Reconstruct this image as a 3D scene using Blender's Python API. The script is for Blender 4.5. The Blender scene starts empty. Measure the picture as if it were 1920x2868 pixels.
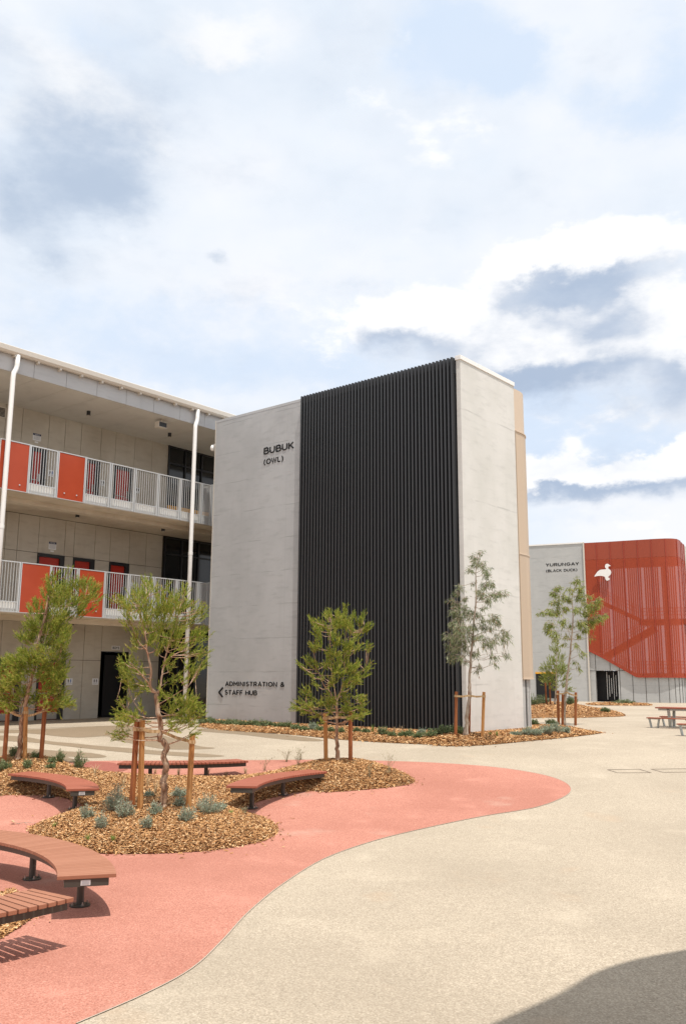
import bpy, bmesh, math, random
import numpy as np
from mathutils import Vector, geometry
random.seed(7); rng=np.random.default_rng(7)
R_=math.radians
SC=bpy.context.scene
COL=SC.collection
# ------------------------------------------------------------------ camera
F,PITCH,ROLL,TH=2486.77,0.18407232,0.00605546,0.69298473
CZ=1.65
cp,sp=math.cos(PITCH),math.sin(PITCH);cr,sr=math.cos(ROLL),math.sin(ROLL)
V=np.array
FW=V([0,cp,sp]);U0=V([0,-sp,cp]);X0=V([1.,0,0])
RI=cr*X0+sr*U0;UP=-sr*X0+cr*U0
CAM=V([0,0,CZ])
E1=V([math.sin(TH),math.cos(TH),0.]);E2=V([-math.cos(TH),math.sin(TH),0.])
cd=bpy.data.cameras.new('camera');cam=bpy.data.objects.new('camera',cd);COL.objects.link(cam)
cd.sensor_fit='VERTICAL';cd.sensor_height=24;cd.sensor_width=24;cd.lens=24*F/2868
cd.clip_start=.1;cd.clip_end=4000
from mathutils import Matrix
cam.matrix_world=Matrix(((RI[0],UP[0],-FW[0],0),(RI[1],UP[1],-FW[1],0),(RI[2],UP[2],-FW[2],CZ),(0,0,0,1)))
SC.camera=cam
# ------------------------------------------------------------------ sun, sky, exposure
EL=R_(73);sh=(-E1*.33-E2*.944);AZ=math.atan2(sh[0],sh[1])
sd=bpy.data.lights.new('sun','SUN');sd.energy=4.9;sd.angle=R_(.5);sd.color=(1,.955,.89)
so=bpy.data.objects.new('sun',sd);COL.objects.link(so)
sv=Vector((math.cos(EL)*math.sin(AZ),math.cos(EL)*math.cos(AZ),math.sin(EL)))
so.rotation_euler=sv.to_track_quat('Z','Y').to_euler()
SC.view_settings.view_transform='Standard';SC.view_settings.look='None'
SC.view_settings.exposure=0.0;SC.view_settings.gamma=1
def ray(x,y): return FW+(x-960)/F*RI-(y-1434)/F*UP
def azel(x,y):
    d=ray(x,y);d/=np.linalg.norm(d);return math.atan2(d[0],d[1]),math.asin(d[2])
W=bpy.data.worlds.new('World');SC.world=W;W.use_nodes=True
nt=W.node_tree;nt.nodes.clear()
class NG:
    def __init__(s,nt): s.nt=nt
    def n(s,t,**k):
        o=s.nt.nodes.new(t)
        for a,b in k.items(): setattr(o,a,b)
        return o
    def l(s,a,b): s.nt.links.new(a,b)
    def m(s,op,a,b=None,c=None,clamp=False):
        o=s.n('ShaderNodeMath',operation=op,use_clamp=clamp)
        for i,v in enumerate((a,b,c)):
            if v is None: continue
            if isinstance(v,(int,float)): o.inputs[i].default_value=v
            else: s.l(v,o.inputs[i])
        return o.outputs[0]
    def mix(s,f,a,b,bt='MIX'):
        o=s.n('ShaderNodeMix',data_type='RGBA',blend_type=bt)
        for i,v in ((0,f),(6,a),(7,b)):
            if isinstance(v,(int,float)): o.inputs[i].default_value=v
            elif isinstance(v,tuple): o.inputs[i].default_value=(*v[:3],1)
            else: s.l(v,o.inputs[i])
        return o.outputs[2]
    def noise(s,vec,scale,detail=4,rough=.55,out=0):
        o=s.n('ShaderNodeTexNoise');o.inputs['Scale'].default_value=scale;o.inputs['Detail'].default_value=detail
        o.inputs['Roughness'].default_value=rough
        if vec is not None: s.l(vec,o.inputs['Vector'])
        return o.outputs[out]
    def ramp(s,f,a,b,c=0.,d=1.,smooth=True):
        o=s.n('ShaderNodeMapRange',interpolation_type='SMOOTHSTEP' if smooth else 'LINEAR')
        for i,v in enumerate((f,a,b,c,d)):
            if isinstance(v,(int,float)): o.inputs[i].default_value=v
            else: s.l(v,o.inputs[i])
        return o.outputs[0]
    def scalev(s,vec,v):
        o=s.n('ShaderNodeMapping');s.l(vec,o.inputs[0]);o.inputs['Scale'].default_value=v;return o.outputs[0]
g_=NG(nt)
tc=g_.n('ShaderNodeTexCoord').outputs['Generated']
sky=g_.n('ShaderNodeTexSky',sky_type='NISHITA');sky.sun_disc=False;sky.sun_elevation=EL;sky.sun_rotation=AZ
try: sky.air_density=1.0;sky.dust_density=.4;sky.ozone_density=1
except Exception: pass
bgsky=g_.n('ShaderNodeVectorMath',operation='SCALE');g_.l(sky.outputs[0],bgsky.inputs[0]);bgsky.inputs[3].default_value=.13
sx=g_.n('ShaderNodeSeparateXYZ');g_.l(tc,sx.inputs[0])
az=g_.m('ARCTAN2',sx.outputs[0],sx.outputs[1]);el=g_.m('ARCSINE',sx.outputs[2])
# warp of the direction so that cloud edges are ragged
flat=g_.scalev(tc,(1,1,1.6))
w1=g_.n('ShaderNodeSeparateColor');g_.l(g_.noise(flat,7,7,.6,out=1),w1.inputs[0])
w2=g_.n('ShaderNodeSeparateColor');g_.l(g_.noise(flat,24,6,.6,out=1),w2.inputs[0])
def warp(v,ch,amt,a2): return g_.m('MULTIPLY_ADD',g_.m('SUBTRACT',w2.outputs[ch],.5),a2,g_.m('MULTIPLY_ADD',g_.m('SUBTRACT',w1.outputs[ch],.5),amt,v))
azw=warp(az,0,.11,.045);elw=warp(el,1,.075,.04)
def blobs(lst,azv,elv):
    tot=None
    for (x,y,rx,ry,amp) in lst:          # source pixels of the cloud seen in the photograph -> direction in the sky
        x*=1920/1568;y*=1920/1568;rx*=1920/1568;ry*=1920/1568
        a,e=azel(x,y)
        dx=g_.m('MULTIPLY',g_.m('SUBTRACT',azv,a),F*math.cos(e)*math.cos(e-PITCH)**.5/rx)
        dy=g_.m('MULTIPLY',g_.m('SUBTRACT',elv,e),F/ry)
        r2=g_.m('MULTIPLY_ADD',dx,dx,g_.m('MULTIPLY',dy,dy))
        v=g_.m('MULTIPLY',g_.m('POWER',2.7183,g_.m('MULTIPLY',r2,-.7)),amp)
        tot=v if tot is None else g_.m('ADD',tot,v)
    return tot
fine=g_.noise(flat,16,8,.62)
big=g_.noise(flat,2.2,5,.55)
veil=g_.ramp(g_.m('ADD',big,g_.m('MULTIPLY',fine,.3)),.36,.74,.86,1.0)
blue=blobs([(1060,50,80,70,.9),(1110,150,60,60,.7),(1200,120,50,45,.9),(1440,275,90,45,.9),(1330,220,60,40,.5),(1540,130,50,120,.8),(230,110,60,70,.7),(1290,985,150,50,1.0),(1470,1010,120,30,.8),(1300,1180,150,30,.5),(1300,940,260,60,.6),(820,860,90,120,.4),(1000,860,160,50,.35),(860,640,120,60,.3),(150,720,200,80,.6),(640,830,220,90,.7),(960,150,80,120,.55),(330,860,200,80,.6),(560,700,200,60,.3),(1210,940,50,40,.7)],azw,elw)
bluem=g_.ramp(g_.m('ADD',blue,g_.m('MULTIPLY',g_.m('SUBTRACT',fine,.5),1.3)),.15,1.1)
veilc=g_.mix(g_.ramp(big,.3,.7),(.815,.895,.995),(.955,.965,1.0))
col=g_.mix(veil,bgsky.outputs[0],veilc)
col=g_.mix(g_.m('MULTIPLY',bluem,.78),col,(.66,.785,.965))
CL=[(1330,710,190,115,1.15),(1200,790,190,80,1.05),(930,740,80,62,1.0),(880,770,45,60,.8),(1030,745,90,45,.85),(1380,590,130,48,1.0),(1240,615,100,36,.8),(1280,850,180,60,1.2),(1140,830,80,34,.6),(1450,710,70,60,.7),(1575,850,66,90,1.2),(1520,925,50,26,.5),
 (1400,1095,175,56,1.25),(1245,1085,60,34,1.0),(1520,1085,100,50,1.2),(1330,1110,110,32,.9),(1500,1215,90,14,.4)]
def cvec(dz):
    fz=g_.n('ShaderNodeVectorMath',operation='ADD');g_.l(g_.scalev(tc,(1,1,2.1)),fz.inputs[0]);fz.inputs[1].default_value=(0,0,dz*2.1);return fz.outputs[0]
def dens(dz):
    v=cvec(dz);n1=g_.noise(v,9,10,.56);n2=g_.noise(v,3.6,3,.5)
    nn=g_.m('ADD',g_.m('MULTIPLY',g_.m('SUBTRACT',n1,.5),2.3),g_.m('MULTIPLY',g_.m('SUBTRACT',n2,.5),.8))
    return g_.m('ADD',blobs(CL,azw,g_.m('ADD',elw,dz)),nn)
D0=dens(0.);D1=dens(.017)
slope=g_.m('SUBTRACT',D1,D0)
GR=[(1310,740,210,95,.42),(1400,1105,170,34,.25),(860,755,30,45,.7),(900,800,45,40,.55),(950,775,50,25,.4),(1320,655,140,34,.95),(1190,705,90,26,.5),(1290,755,150,32,.6),(1410,740,60,50,.5),(1200,845,140,26,1.1),(1360,862,120,34,1.05),(1120,800,60,34,.45),(1440,655,50,35,.6),(1545,865,50,42,1.05),(1510,910,55,24,.6),(1380,1124,150,24,1.1),(1290,1132,80,18,1.0),(1480,1102,90,22,.8),(1250,1100,40,14,.45),(1340,1098,60,16,.45)]
gsh=blobs(GR,azw,elw)
gn=g_.noise(cvec(0),16,8,.6)
shade=g_.ramp(g_.m('ADD',g_.m('MULTIPLY_ADD',slope,1.0,g_.m('MULTIPLY',gsh,.72)),g_.m('MULTIPLY',g_.m('SUBTRACT',gn,.5),.5)),-.15,1.35,0,1)
alpha=g_.ramp(D0,.30,g_.m('MULTIPLY_ADD',shade,1.5,.68))
ccol=g_.mix(shade,(1.04,1.04,1.05),(.40,.50,.665))
col=g_.mix(g_.m('MULTIPLY',alpha,.90),col,ccol)
# hazy grey and white masses high on the left: no hard rims
SW=[(100,110,120,80,.8),(60,260,90,60,.5),(260,260,90,60,.6),(470,75,90,45,.9),(530,110,50,40,.6),(330,350,60,60,.5),(620,60,90,60,.3)]
SG=[(210,350,140,100,.85),(180,460,100,60,.8),(95,300,70,60,.45),(30,500,60,60,.85),(100,590,45,30,.6),(505,592,20,12,.6),(250,410,90,50,.4),(20,120,50,60,.25)]
hz1=g_.noise(cvec(0),7,9,.6)
hw=g_.ramp(g_.m('ADD',blobs(SW,azw,elw),g_.m('MULTIPLY',g_.m('SUBTRACT',hz1,.5),1.6)),.25,1.2,0,.8)
col=g_.mix(hw,col,(1.0,1.0,1.01))
hg=g_.ramp(g_.m('ADD',blobs(SG,azw,elw),g_.m('MULTIPLY',g_.m('SUBTRACT',g_.noise(cvec(.03),8,9,.62),.5),2.4)),.0,1.6,0,1)
col=g_.mix(hg,col,(.50,.595,.74))
bg=g_.n('ShaderNodeBackground');g_.l(col,bg.inputs[0]);bg.inputs[1].default_value=1.02
wo=g_.n('ShaderNodeOutputWorld');g_.l(bg.outputs[0],wo.inputs[0])
# ------------------------------------------------------------------ geometry of the place
AG=.9
def g(Y):
    t=min(max((Y-12)/16,0),1);return -AG*(1-t*t*(3-2*t))
def onz(x,y,z=0.):
    d=ray(x,y);return CAM+d*(z-CZ)/d[2]
def at(x,y,h=0.):                      # point of the ground (raised by h) seen at a source pixel
    d=ray(x,y);z=h
    for i in range(160):
        P=CAM+d*(z-CZ)/d[2];z=.7*z+.3*(g(P[1])+h)
    return P
def onp(x,y,P,n):
    d=ray(x,y);return CAM+d*((P-CAM)@n)/(d@n)
O=onz(1307.9,2056)
def bl(u,w,z=0): return O+E1*u+E2*w+V([0,0,z])
def zc(z,pts): s,ox,oy=z;return [(ox+p[0]/s,oy+p[1]/s)+tuple(p[2:]) for p in pts]
# ------------------------------------------------------------------ materials
def mat(name,base,rough=.6,spec=.5,metal=0.,fn=None,emit=None):
    m=bpy.data.materials.new(name);m.use_nodes=True;t=m.node_tree;G=NG(t)
    b=t.nodes['Principled BSDF'];b.inputs['Base Color'].default_value=(*base,1);b.inputs['Roughness'].default_value=rough
    b.inputs['Metallic'].default_value=metal;b.inputs['Specular IOR Level'].default_value=spec
    if fn: fn(G,b)
    return m
def obj_c(G): return G.n('ShaderNodeTexCoord').outputs['Object']
def pos_c(G): return G.n('ShaderNodeNewGeometry').outputs['Position']
def bump(G,b,h,s=.3,d=.02):
    o=G.n('ShaderNodeBump');o.inputs['Strength'].default_value=s;o.inputs['Distance'].default_value=d;G.l(h,o.inputs['Height']);G.l(o.outputs[0],b.inputs['Normal'])
def speck(c1,c2,scale,big=.35,bs=.25,bstr=.25,c3=None,c3amt=.25):
    def fn(G,b):
        p=pos_c(G)
        n1=G.noise(p,scale,3,.7);n2=G.noise(p,bs,5,.6);n3=G.noise(p,bs*5,4,.6)
        v=G.n('ShaderNodeTexVoronoi');v.inputs['Scale'].default_value=scale*1.3;G.l(p,v.inputs['Vector'])
        c=G.mix(G.ramp(n1,.36,.64),c1,c2)
        cc=G.n('ShaderNodeSeparateColor');G.l(v.outputs['Color'],cc.inputs[0])
        c=G.mix(G.ramp(cc.outputs[0],.78,.95,0,.45),c,tuple(min(1,x*1.45) for x in c2))
        c=G.mix(G.ramp(cc.outputs[1],.8,.97,0,.45),c,tuple(x*.55 for x in c1))
        c=G.mix(G.ramp(n2,.35,.68,0,big),c,tuple(x*.80 for x in c1))
        c=G.mix(G.ramp(n3,.52,.75,0,big*.7),c,tuple(min(1,x*1.2) for x in c2))
        if c3:
            n4=G.noise(p,.9,4,.5);c=G.mix(G.ramp(n4,.62,.8,0,c3amt),c,c3)
        G.l(c,b.inputs['Base Color']);bump(G,b,n1,bstr,.006)
    return fn
M={}
M['paving']=mat('exposed_aggregate',(.43,.36,.27),.85,.3,fn=speck((.325,.265,.195),(.47,.398,.305),56,.42,.22,.5,(.45,.30,.185),.35))
M['red_path']=mat('coral_path',(.5,.17,.12),.85,.25,fn=speck((.37,.142,.098),(.51,.24,.178),56,.46,.3,.5,(.48,.32,.25),.6))
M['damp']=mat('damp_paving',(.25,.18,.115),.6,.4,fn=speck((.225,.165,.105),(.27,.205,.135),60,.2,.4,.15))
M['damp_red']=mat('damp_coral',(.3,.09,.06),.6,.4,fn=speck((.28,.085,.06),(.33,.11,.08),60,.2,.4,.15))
def conc(c1,c2,lines=0.,hz=1.22,warm=None,vs=(1,1,1)):
    def fn(G,b):
        p=obj_c(G);n1=G.noise(p,.55,6,.6);n2=G.noise(G.scalev(p,(1.2,1.2,5)),1.1,6,.6);n3=G.noise(p,38,3,.6)
        c=G.mix(G.ramp(n1,.3,.7),c1,c2)
        c=G.mix(G.ramp(n2,.48,.74,0,.42),c,tuple(x*.78 for x in c1))
        c=G.mix(G.ramp(n3,.55,.8,0,.15),c,tuple(x*.75 for x in c1))
        if lines:
            s=G.n('ShaderNodeSeparateXYZ');G.l(p,s.inputs[0])
            wob=G.m('MULTIPLY',G.m('SUBTRACT',G.noise(p,1.3,3,.5),.5),.10)
            zz=G.m('ADD',s.outputs[2],wob);fr=G.m('ABSOLUTE',G.m('SUBTRACT',G.m('FRACT',G.m('DIVIDE',zz,hz)),.5))
            ln=G.ramp(fr,.0,.014,1,0);ln=G.m('MULTIPLY',ln,G.ramp(G.noise(p,.9,2,.5),.42,.62,0,lines))
            c=G.mix(ln,c,tuple(x*.62 for x in c1))
            fr2=G.m('ABSOLUTE',G.m('SUBTRACT',G.m('FRACT',G.m('DIVIDE',G.m('ADD',s.outputs[1],G.m('ADD',s.outputs[0],.6)),2.35)),.5))
            ln2=G.m('MULTIPLY',G.ramp(fr2,0,.006,1,0),G.ramp(G.noise(p,.6,2,.5),.42,.6,0,lines*.5));c=G.mix(ln2,c,tuple(x*.78 for x in c1))
        st=G.noise(G.scalev(p,(3.,3.,.22)),1.0,4,.6)
        c=G.mix(G.ramp(st,.56,.8,0,.22),c,tuple(x*.72 for x in c1))
        G.l(c,b.inputs['Base Color']);bump(G,b,G.m('ADD',n3,G.m('MULTIPLY',n2,2)),.12,.01)
    return fn
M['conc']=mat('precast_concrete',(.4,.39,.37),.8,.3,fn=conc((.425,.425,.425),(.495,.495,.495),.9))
M['conc_end']=mat('sunlit_pale_concrete',(.55,.52,.47),.75,.3,fn=conc((.60,.585,.545),(.68,.66,.625),.55,2.9))  # tower end wall: part of its sunlit brightness is put into this paler colour
M['conc_far']=mat('far_precast_concrete',(.5,.49,.47),.8,.3,fn=conc((.42,.42,.41),(.47,.47,.455),.5,2.4))
M['panel']=mat('fibre_cement_panel',(.3,.26,.21),.7,.3,fn=conc((.44,.39,.32),(.54,.50,.43),0))
M['slab']=mat('slab_concrete',(.4,.36,.3),.8,.3,fn=conc((.48,.41,.32),(.64,.57,.47),0))
M['slab_edge']=mat('sunlit_edge_and_plinth',(.7,.69,.66),.7,.3)  # gallery slab edges: sunlight on bare concrete put into the colour; plinth shares it
M['soffit']=mat('soffit_board',(.42,.40,.36),.65,.3,fn=conc((.575,.56,.525),(.61,.60,.565),0))
M['fascia']=mat('fascia_metal',(.5,.5,.5),.45,.5,fn=conc((.46,.46,.46),(.50,.50,.50),0))
M['cream']=mat('cream_steel',(.60,.55,.48),.35,.5)
M['white']=mat('white_paint',(.82,.80,.77),.35,.5)
M['galv']=mat('galvanised_steel',(.62,.63,.63),.4,.5,.35)
M['joint']=mat('dark_joint',(.07,.06,.05),.9,.2)
M['black']=mat('black_void',(.012,.012,.013),.6,.3)
M['glass']=mat('dark_glass',(.012,.013,.014),.08,.5)
M['blackframe']=mat('black_powdercoat',(.018,.018,.02),.35,.5)
def fin(G,b):
    n=G.noise(G.scalev(obj_c(G),(8,8,.6)),2,3,.5);G.l(G.mix(n,(.030,.031,.033),(.042,.043,.046)),b.inputs['Base Color'])
M['fin']=mat('charcoal_fins',(.03,.03,.033),.42,.5,fn=fin)
M['reddoor']=mat('red_door',(.42,.025,.012),.35,.5)
def redp(G,b):
    G.l(G.mix(G.ramp(G.noise(obj_c(G),.8,3,.5),.3,.7),(.37,.058,.024),(.42,.070,.030)),b.inputs['Base Color'])
M['redpanel']=mat('orange_red_panel',(.6,.08,.03),.22,.3,fn=redp)
M['steelplate']=mat('kick_plate',(.45,.43,.4),.35,.5,.7)
M['yellow']=mat('yellow_strip',(.75,.36,.02),.5,.4)
M['beige']=mat('beige_cladding',(.60,.475,.36),.5,.4)
def perf(c,a):
    def fn(G,b):
        v=G.n('ShaderNodeTexVoronoi');v.inputs['Scale'].default_value=26;v.inputs['Randomness'].default_value=0
        G.l(obj_c(G),v.inputs['Vector']);G.l(G.mix(G.ramp(v.outputs[0],.25,.4),tuple(x*a for x in c),c),b.inputs['Base Color'])
    return fn
M['beigeperf']=mat('beige_perforated',(.6,.44,.30),.55,.35,fn=perf((.54,.42,.31),.8))
M['redtop']=mat('red_cladding',(.31,.052,.019),.4,.5)
def mk_screen():
    m=bpy.data.materials.new('red_perforated');m.use_nodes=True;t=m.node_tree;G=NG(t);b=t.nodes['Principled BSDF']
    b.inputs['Base Color'].default_value=(.42,.062,.018,1);b.inputs['Roughness'].default_value=.5
    tr=G.n('ShaderNodeBsdfTransparent');mx=G.n('ShaderNodeMixShader');mx.inputs[0].default_value=.66
    G.l(tr.outputs[0],mx.inputs[1]);G.l(b.outputs[0],mx.inputs[2]);G.l(mx.outputs[0],t.nodes['Material Output'].inputs[0]);return m
M['screen']=mk_screen()
M['redseam']=mat('red_seam',(.34,.045,.02),.5,.4)
M['darkred']=mat('red_interior',(.30,.05,.03),.7,.3)
M['lightslat']=mat('pale_slat',(.75,.74,.72),.6,.3)
def rand_ramp(stops,rough=.6,trans=0.,spec=.3,extra=None):
    def fn(G,b):
        ge=G.n('ShaderNodeNewGeometry');r=G.n('ShaderNodeValToRGB');G.l(ge.outputs['Random Per Island'],r.inputs[0])
        e=r.color_ramp.elements
        while len(e)<len(stops): e.new(.5)
        for i,(p,c) in enumerate(stops): e[i].position=p;e[i].color=(*c,1)
        out=r.outputs[0]
        if extra: out=G.mix(G.ramp(G.noise(pos_c(G),extra[0],3,.5),.35,.65,0,extra[2]),out,extra[1],'MULTIPLY')
        G.l(out,b.inputs['Base Color'])
        if trans:
            t=G.nt;tb=G.n('ShaderNodeBsdfTranslucent');G.l(out,tb.inputs[0]);mx=G.n('ShaderNodeMixShader');mx.inputs[0].default_value=trans
            G.l(b.outputs[0],mx.inputs[1]);G.l(tb.outputs[0],mx.inputs[2]);G.l(mx.outputs[0],t.nodes['Material Output'].inputs[0])
    return fn
M['leafA']=mat('bottlebrush_leaf',(.1,.12,.03),.55,.3,fn=rand_ramp([(0,(.12,.18,.022)),(.3,(.23,.29,.045)),(.6,(.40,.45,.075)),(.85,(.54,.53,.12)),(1,(.56,.36,.13))],trans=.5,extra=(1.6,(.6,.72,.5),.55)))
M['leafB']=mat('gum_leaf',(.1,.12,.06),.5,.4,fn=rand_ramp([(0,(.10,.135,.06)),(.35,(.19,.24,.105)),(.7,(.33,.37,.20)),(.92,(.44,.45,.28)),(1,(.40,.18,.10))],trans=.38,extra=(1.6,(.7,.75,.7),.6)))
M['leafC']=mat('young_gum_leaf',(.1,.12,.06),.5,.4,fn=rand_ramp([(0,(.14,.19,.03)),(.4,(.26,.32,.06)),(.75,(.40,.44,.11)),(.93,(.48,.44,.16)),(1,(.46,.28,.13))],trans=.4,extra=(1.2,(.7,.75,.6),.6)))
M['leafBlue']=mat('saltbush_leaf',(.2,.25,.2),.6,.3,fn=rand_ramp([(0,(.20,.245,.17)),(.5,(.33,.385,.28)),(1,(.48,.52,.40))],trans=.3))
M['leafDark']=mat('dark_shrub_leaf',(.06,.1,.04),.5,.4,fn=rand_ramp([(0,(.08,.12,.045)),(.6,(.17,.225,.09)),(1,(.30,.33,.16))],trans=.2))
M['straw']=mat('dry_grass',(.55,.42,.25),.7,.3,fn=rand_ramp([(0,(.42,.31,.17)),(1,(.66,.52,.33))],trans=.2))
M['seed']=mat('seed_grass',(.3,.27,.15),.7,.3,fn=rand_ramp([(0,(.20,.20,.10)),(1,(.42,.34,.22))],trans=.2))
M['fresh']=mat('fresh_grass',(.2,.3,.06),.6,.3,fn=rand_ramp([(0,(.13,.22,.04)),(1,(.28,.36,.09))],trans=.25))
M['chips']=mat('wood_chips',(.4,.25,.12),.8,.25,fn=rand_ramp([(0,(.12,.055,.023)),(.2,(.29,.132,.05)),(.5,(.46,.23,.088)),(.8,(.60,.345,.145)),(1,(.78,.56,.32))],extra=(.6,(.8,.78,.8),.5)))
def mul(G,b):
    p=pos_c(G);n=G.noise(p,26,5,.7);G.l(G.mix(G.ramp(n,.35,.65),(.13,.062,.025),(.34,.17,.065)),b.inputs['Base Color']);bump(G,b,n,.8,.03)
M['mulch']=mat('mulch_base',(.25,.14,.06),.9,.2,fn=mul)
def bark(c1,c2,c3):
    def fn(G,b):
        p=obj_c(G);n=G.noise(G.scalev(p,(22,22,5)),1,6,.65);n2=G.noise(p,5,3,.6)
        c=G.mix(G.ramp(n,.38,.62),c1,c2);c=G.mix(G.ramp(n2,.5,.7,0,.7),c,c3);G.l(c,b.inputs['Base Color']);bump(G,b,n,.8,.015)
    return fn
M['barkA']=mat('paper_bark',(.4,.25,.17),.8,.3,fn=bark((.16,.085,.05),(.48,.31,.20),(.52,.42,.32)))
M['barkLimb']=mat('smooth_pink_bark',(.5,.3,.2),.7,.3,fn=bark((.33,.18,.11),(.55,.38,.26),(.52,.41,.31)))
M['barkB']=mat('smooth_gum_bark',(.42,.36,.3),.7,.3,fn=bark((.26,.19,.14),(.46,.39,.31),(.34,.25,.19)))
def timber(c1,c2):
    def fn(G,b):
        n=G.noise(G.scalev(obj_c(G),(30,30,1.8)),1,5,.6);G.l(G.mix(G.ramp(n,.35,.65),c1,c2),b.inputs['Base Color']);bump(G,b,n,.3,.004)
    return fn
M['stakeRed']=mat('red_hardwood_stake',(.3,.1,.04),.7,.3,fn=timber((.20,.060,.020),(.36,.13,.045)))
M['stakePale']=mat('honey_hardwood_stake',(.45,.25,.1),.7,.3,fn=timber((.36,.155,.045),(.52,.27,.10)))
M['hessian']=mat('hessian_tie',(.5,.36,.2),.9,.2,fn=timber((.36,.22,.10),(.58,.42,.24)))
def slat(c1,c2):
    def fn(G,b):
        n=G.noise(obj_c(G),7,5,.65);ge=G.n('ShaderNodeNewGeometry')
        c=G.mix(ge.outputs['Random Per Island'],c1,c2);c=G.mix(G.ramp(n,.5,.8,0,.4),c,tuple(x*1.25 for x in c2));G.l(c,b.inputs['Base Color'])
    return fn
M['slat']=mat('terracotta_slats',(.36,.15,.1),.55,.35,fn=slat((.32,.135,.078),(.37,.165,.10)))
M['slatred']=mat('brick_red_slats',(.36,.11,.08),.5,.35,fn=slat((.31,.095,.055),(.35,.112,.068)))
M['bframe']=mat('bronze_frame',(.06,.055,.045),.4,.5)
M['bolt']=mat('steel_bolt',(.5,.48,.45),.3,.5,.9)
M['sticker']=mat('white_sticker',(.62,.62,.62),.5,.4)
M['grey_ink']=mat('grey_print',(.28,.28,.30),.5,.3)
M['tablegrey']=mat('aluminium_frame',(.42,.44,.42),.4,.5,.4)
M['ink']=mat('black_letters',(.012,.012,.013),.4,.4)
M['navy']=mat('navy_print',(.03,.04,.09),.5,.3)
M['bluesign']=mat('blue_print',(.04,.12,.40),.5,.3)
M['whitesign']=mat('white_sign',(.75,.75,.76),.45,.4)
M['cover']=mat('cover_edge',(.27,.215,.165),.6,.4)
M['joint_tan']=mat('tan_joint',(.40,.33,.26),.8,.2)
M['lamp']=mat('lamp_lens',(.55,.5,.42),.3,.5)
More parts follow.
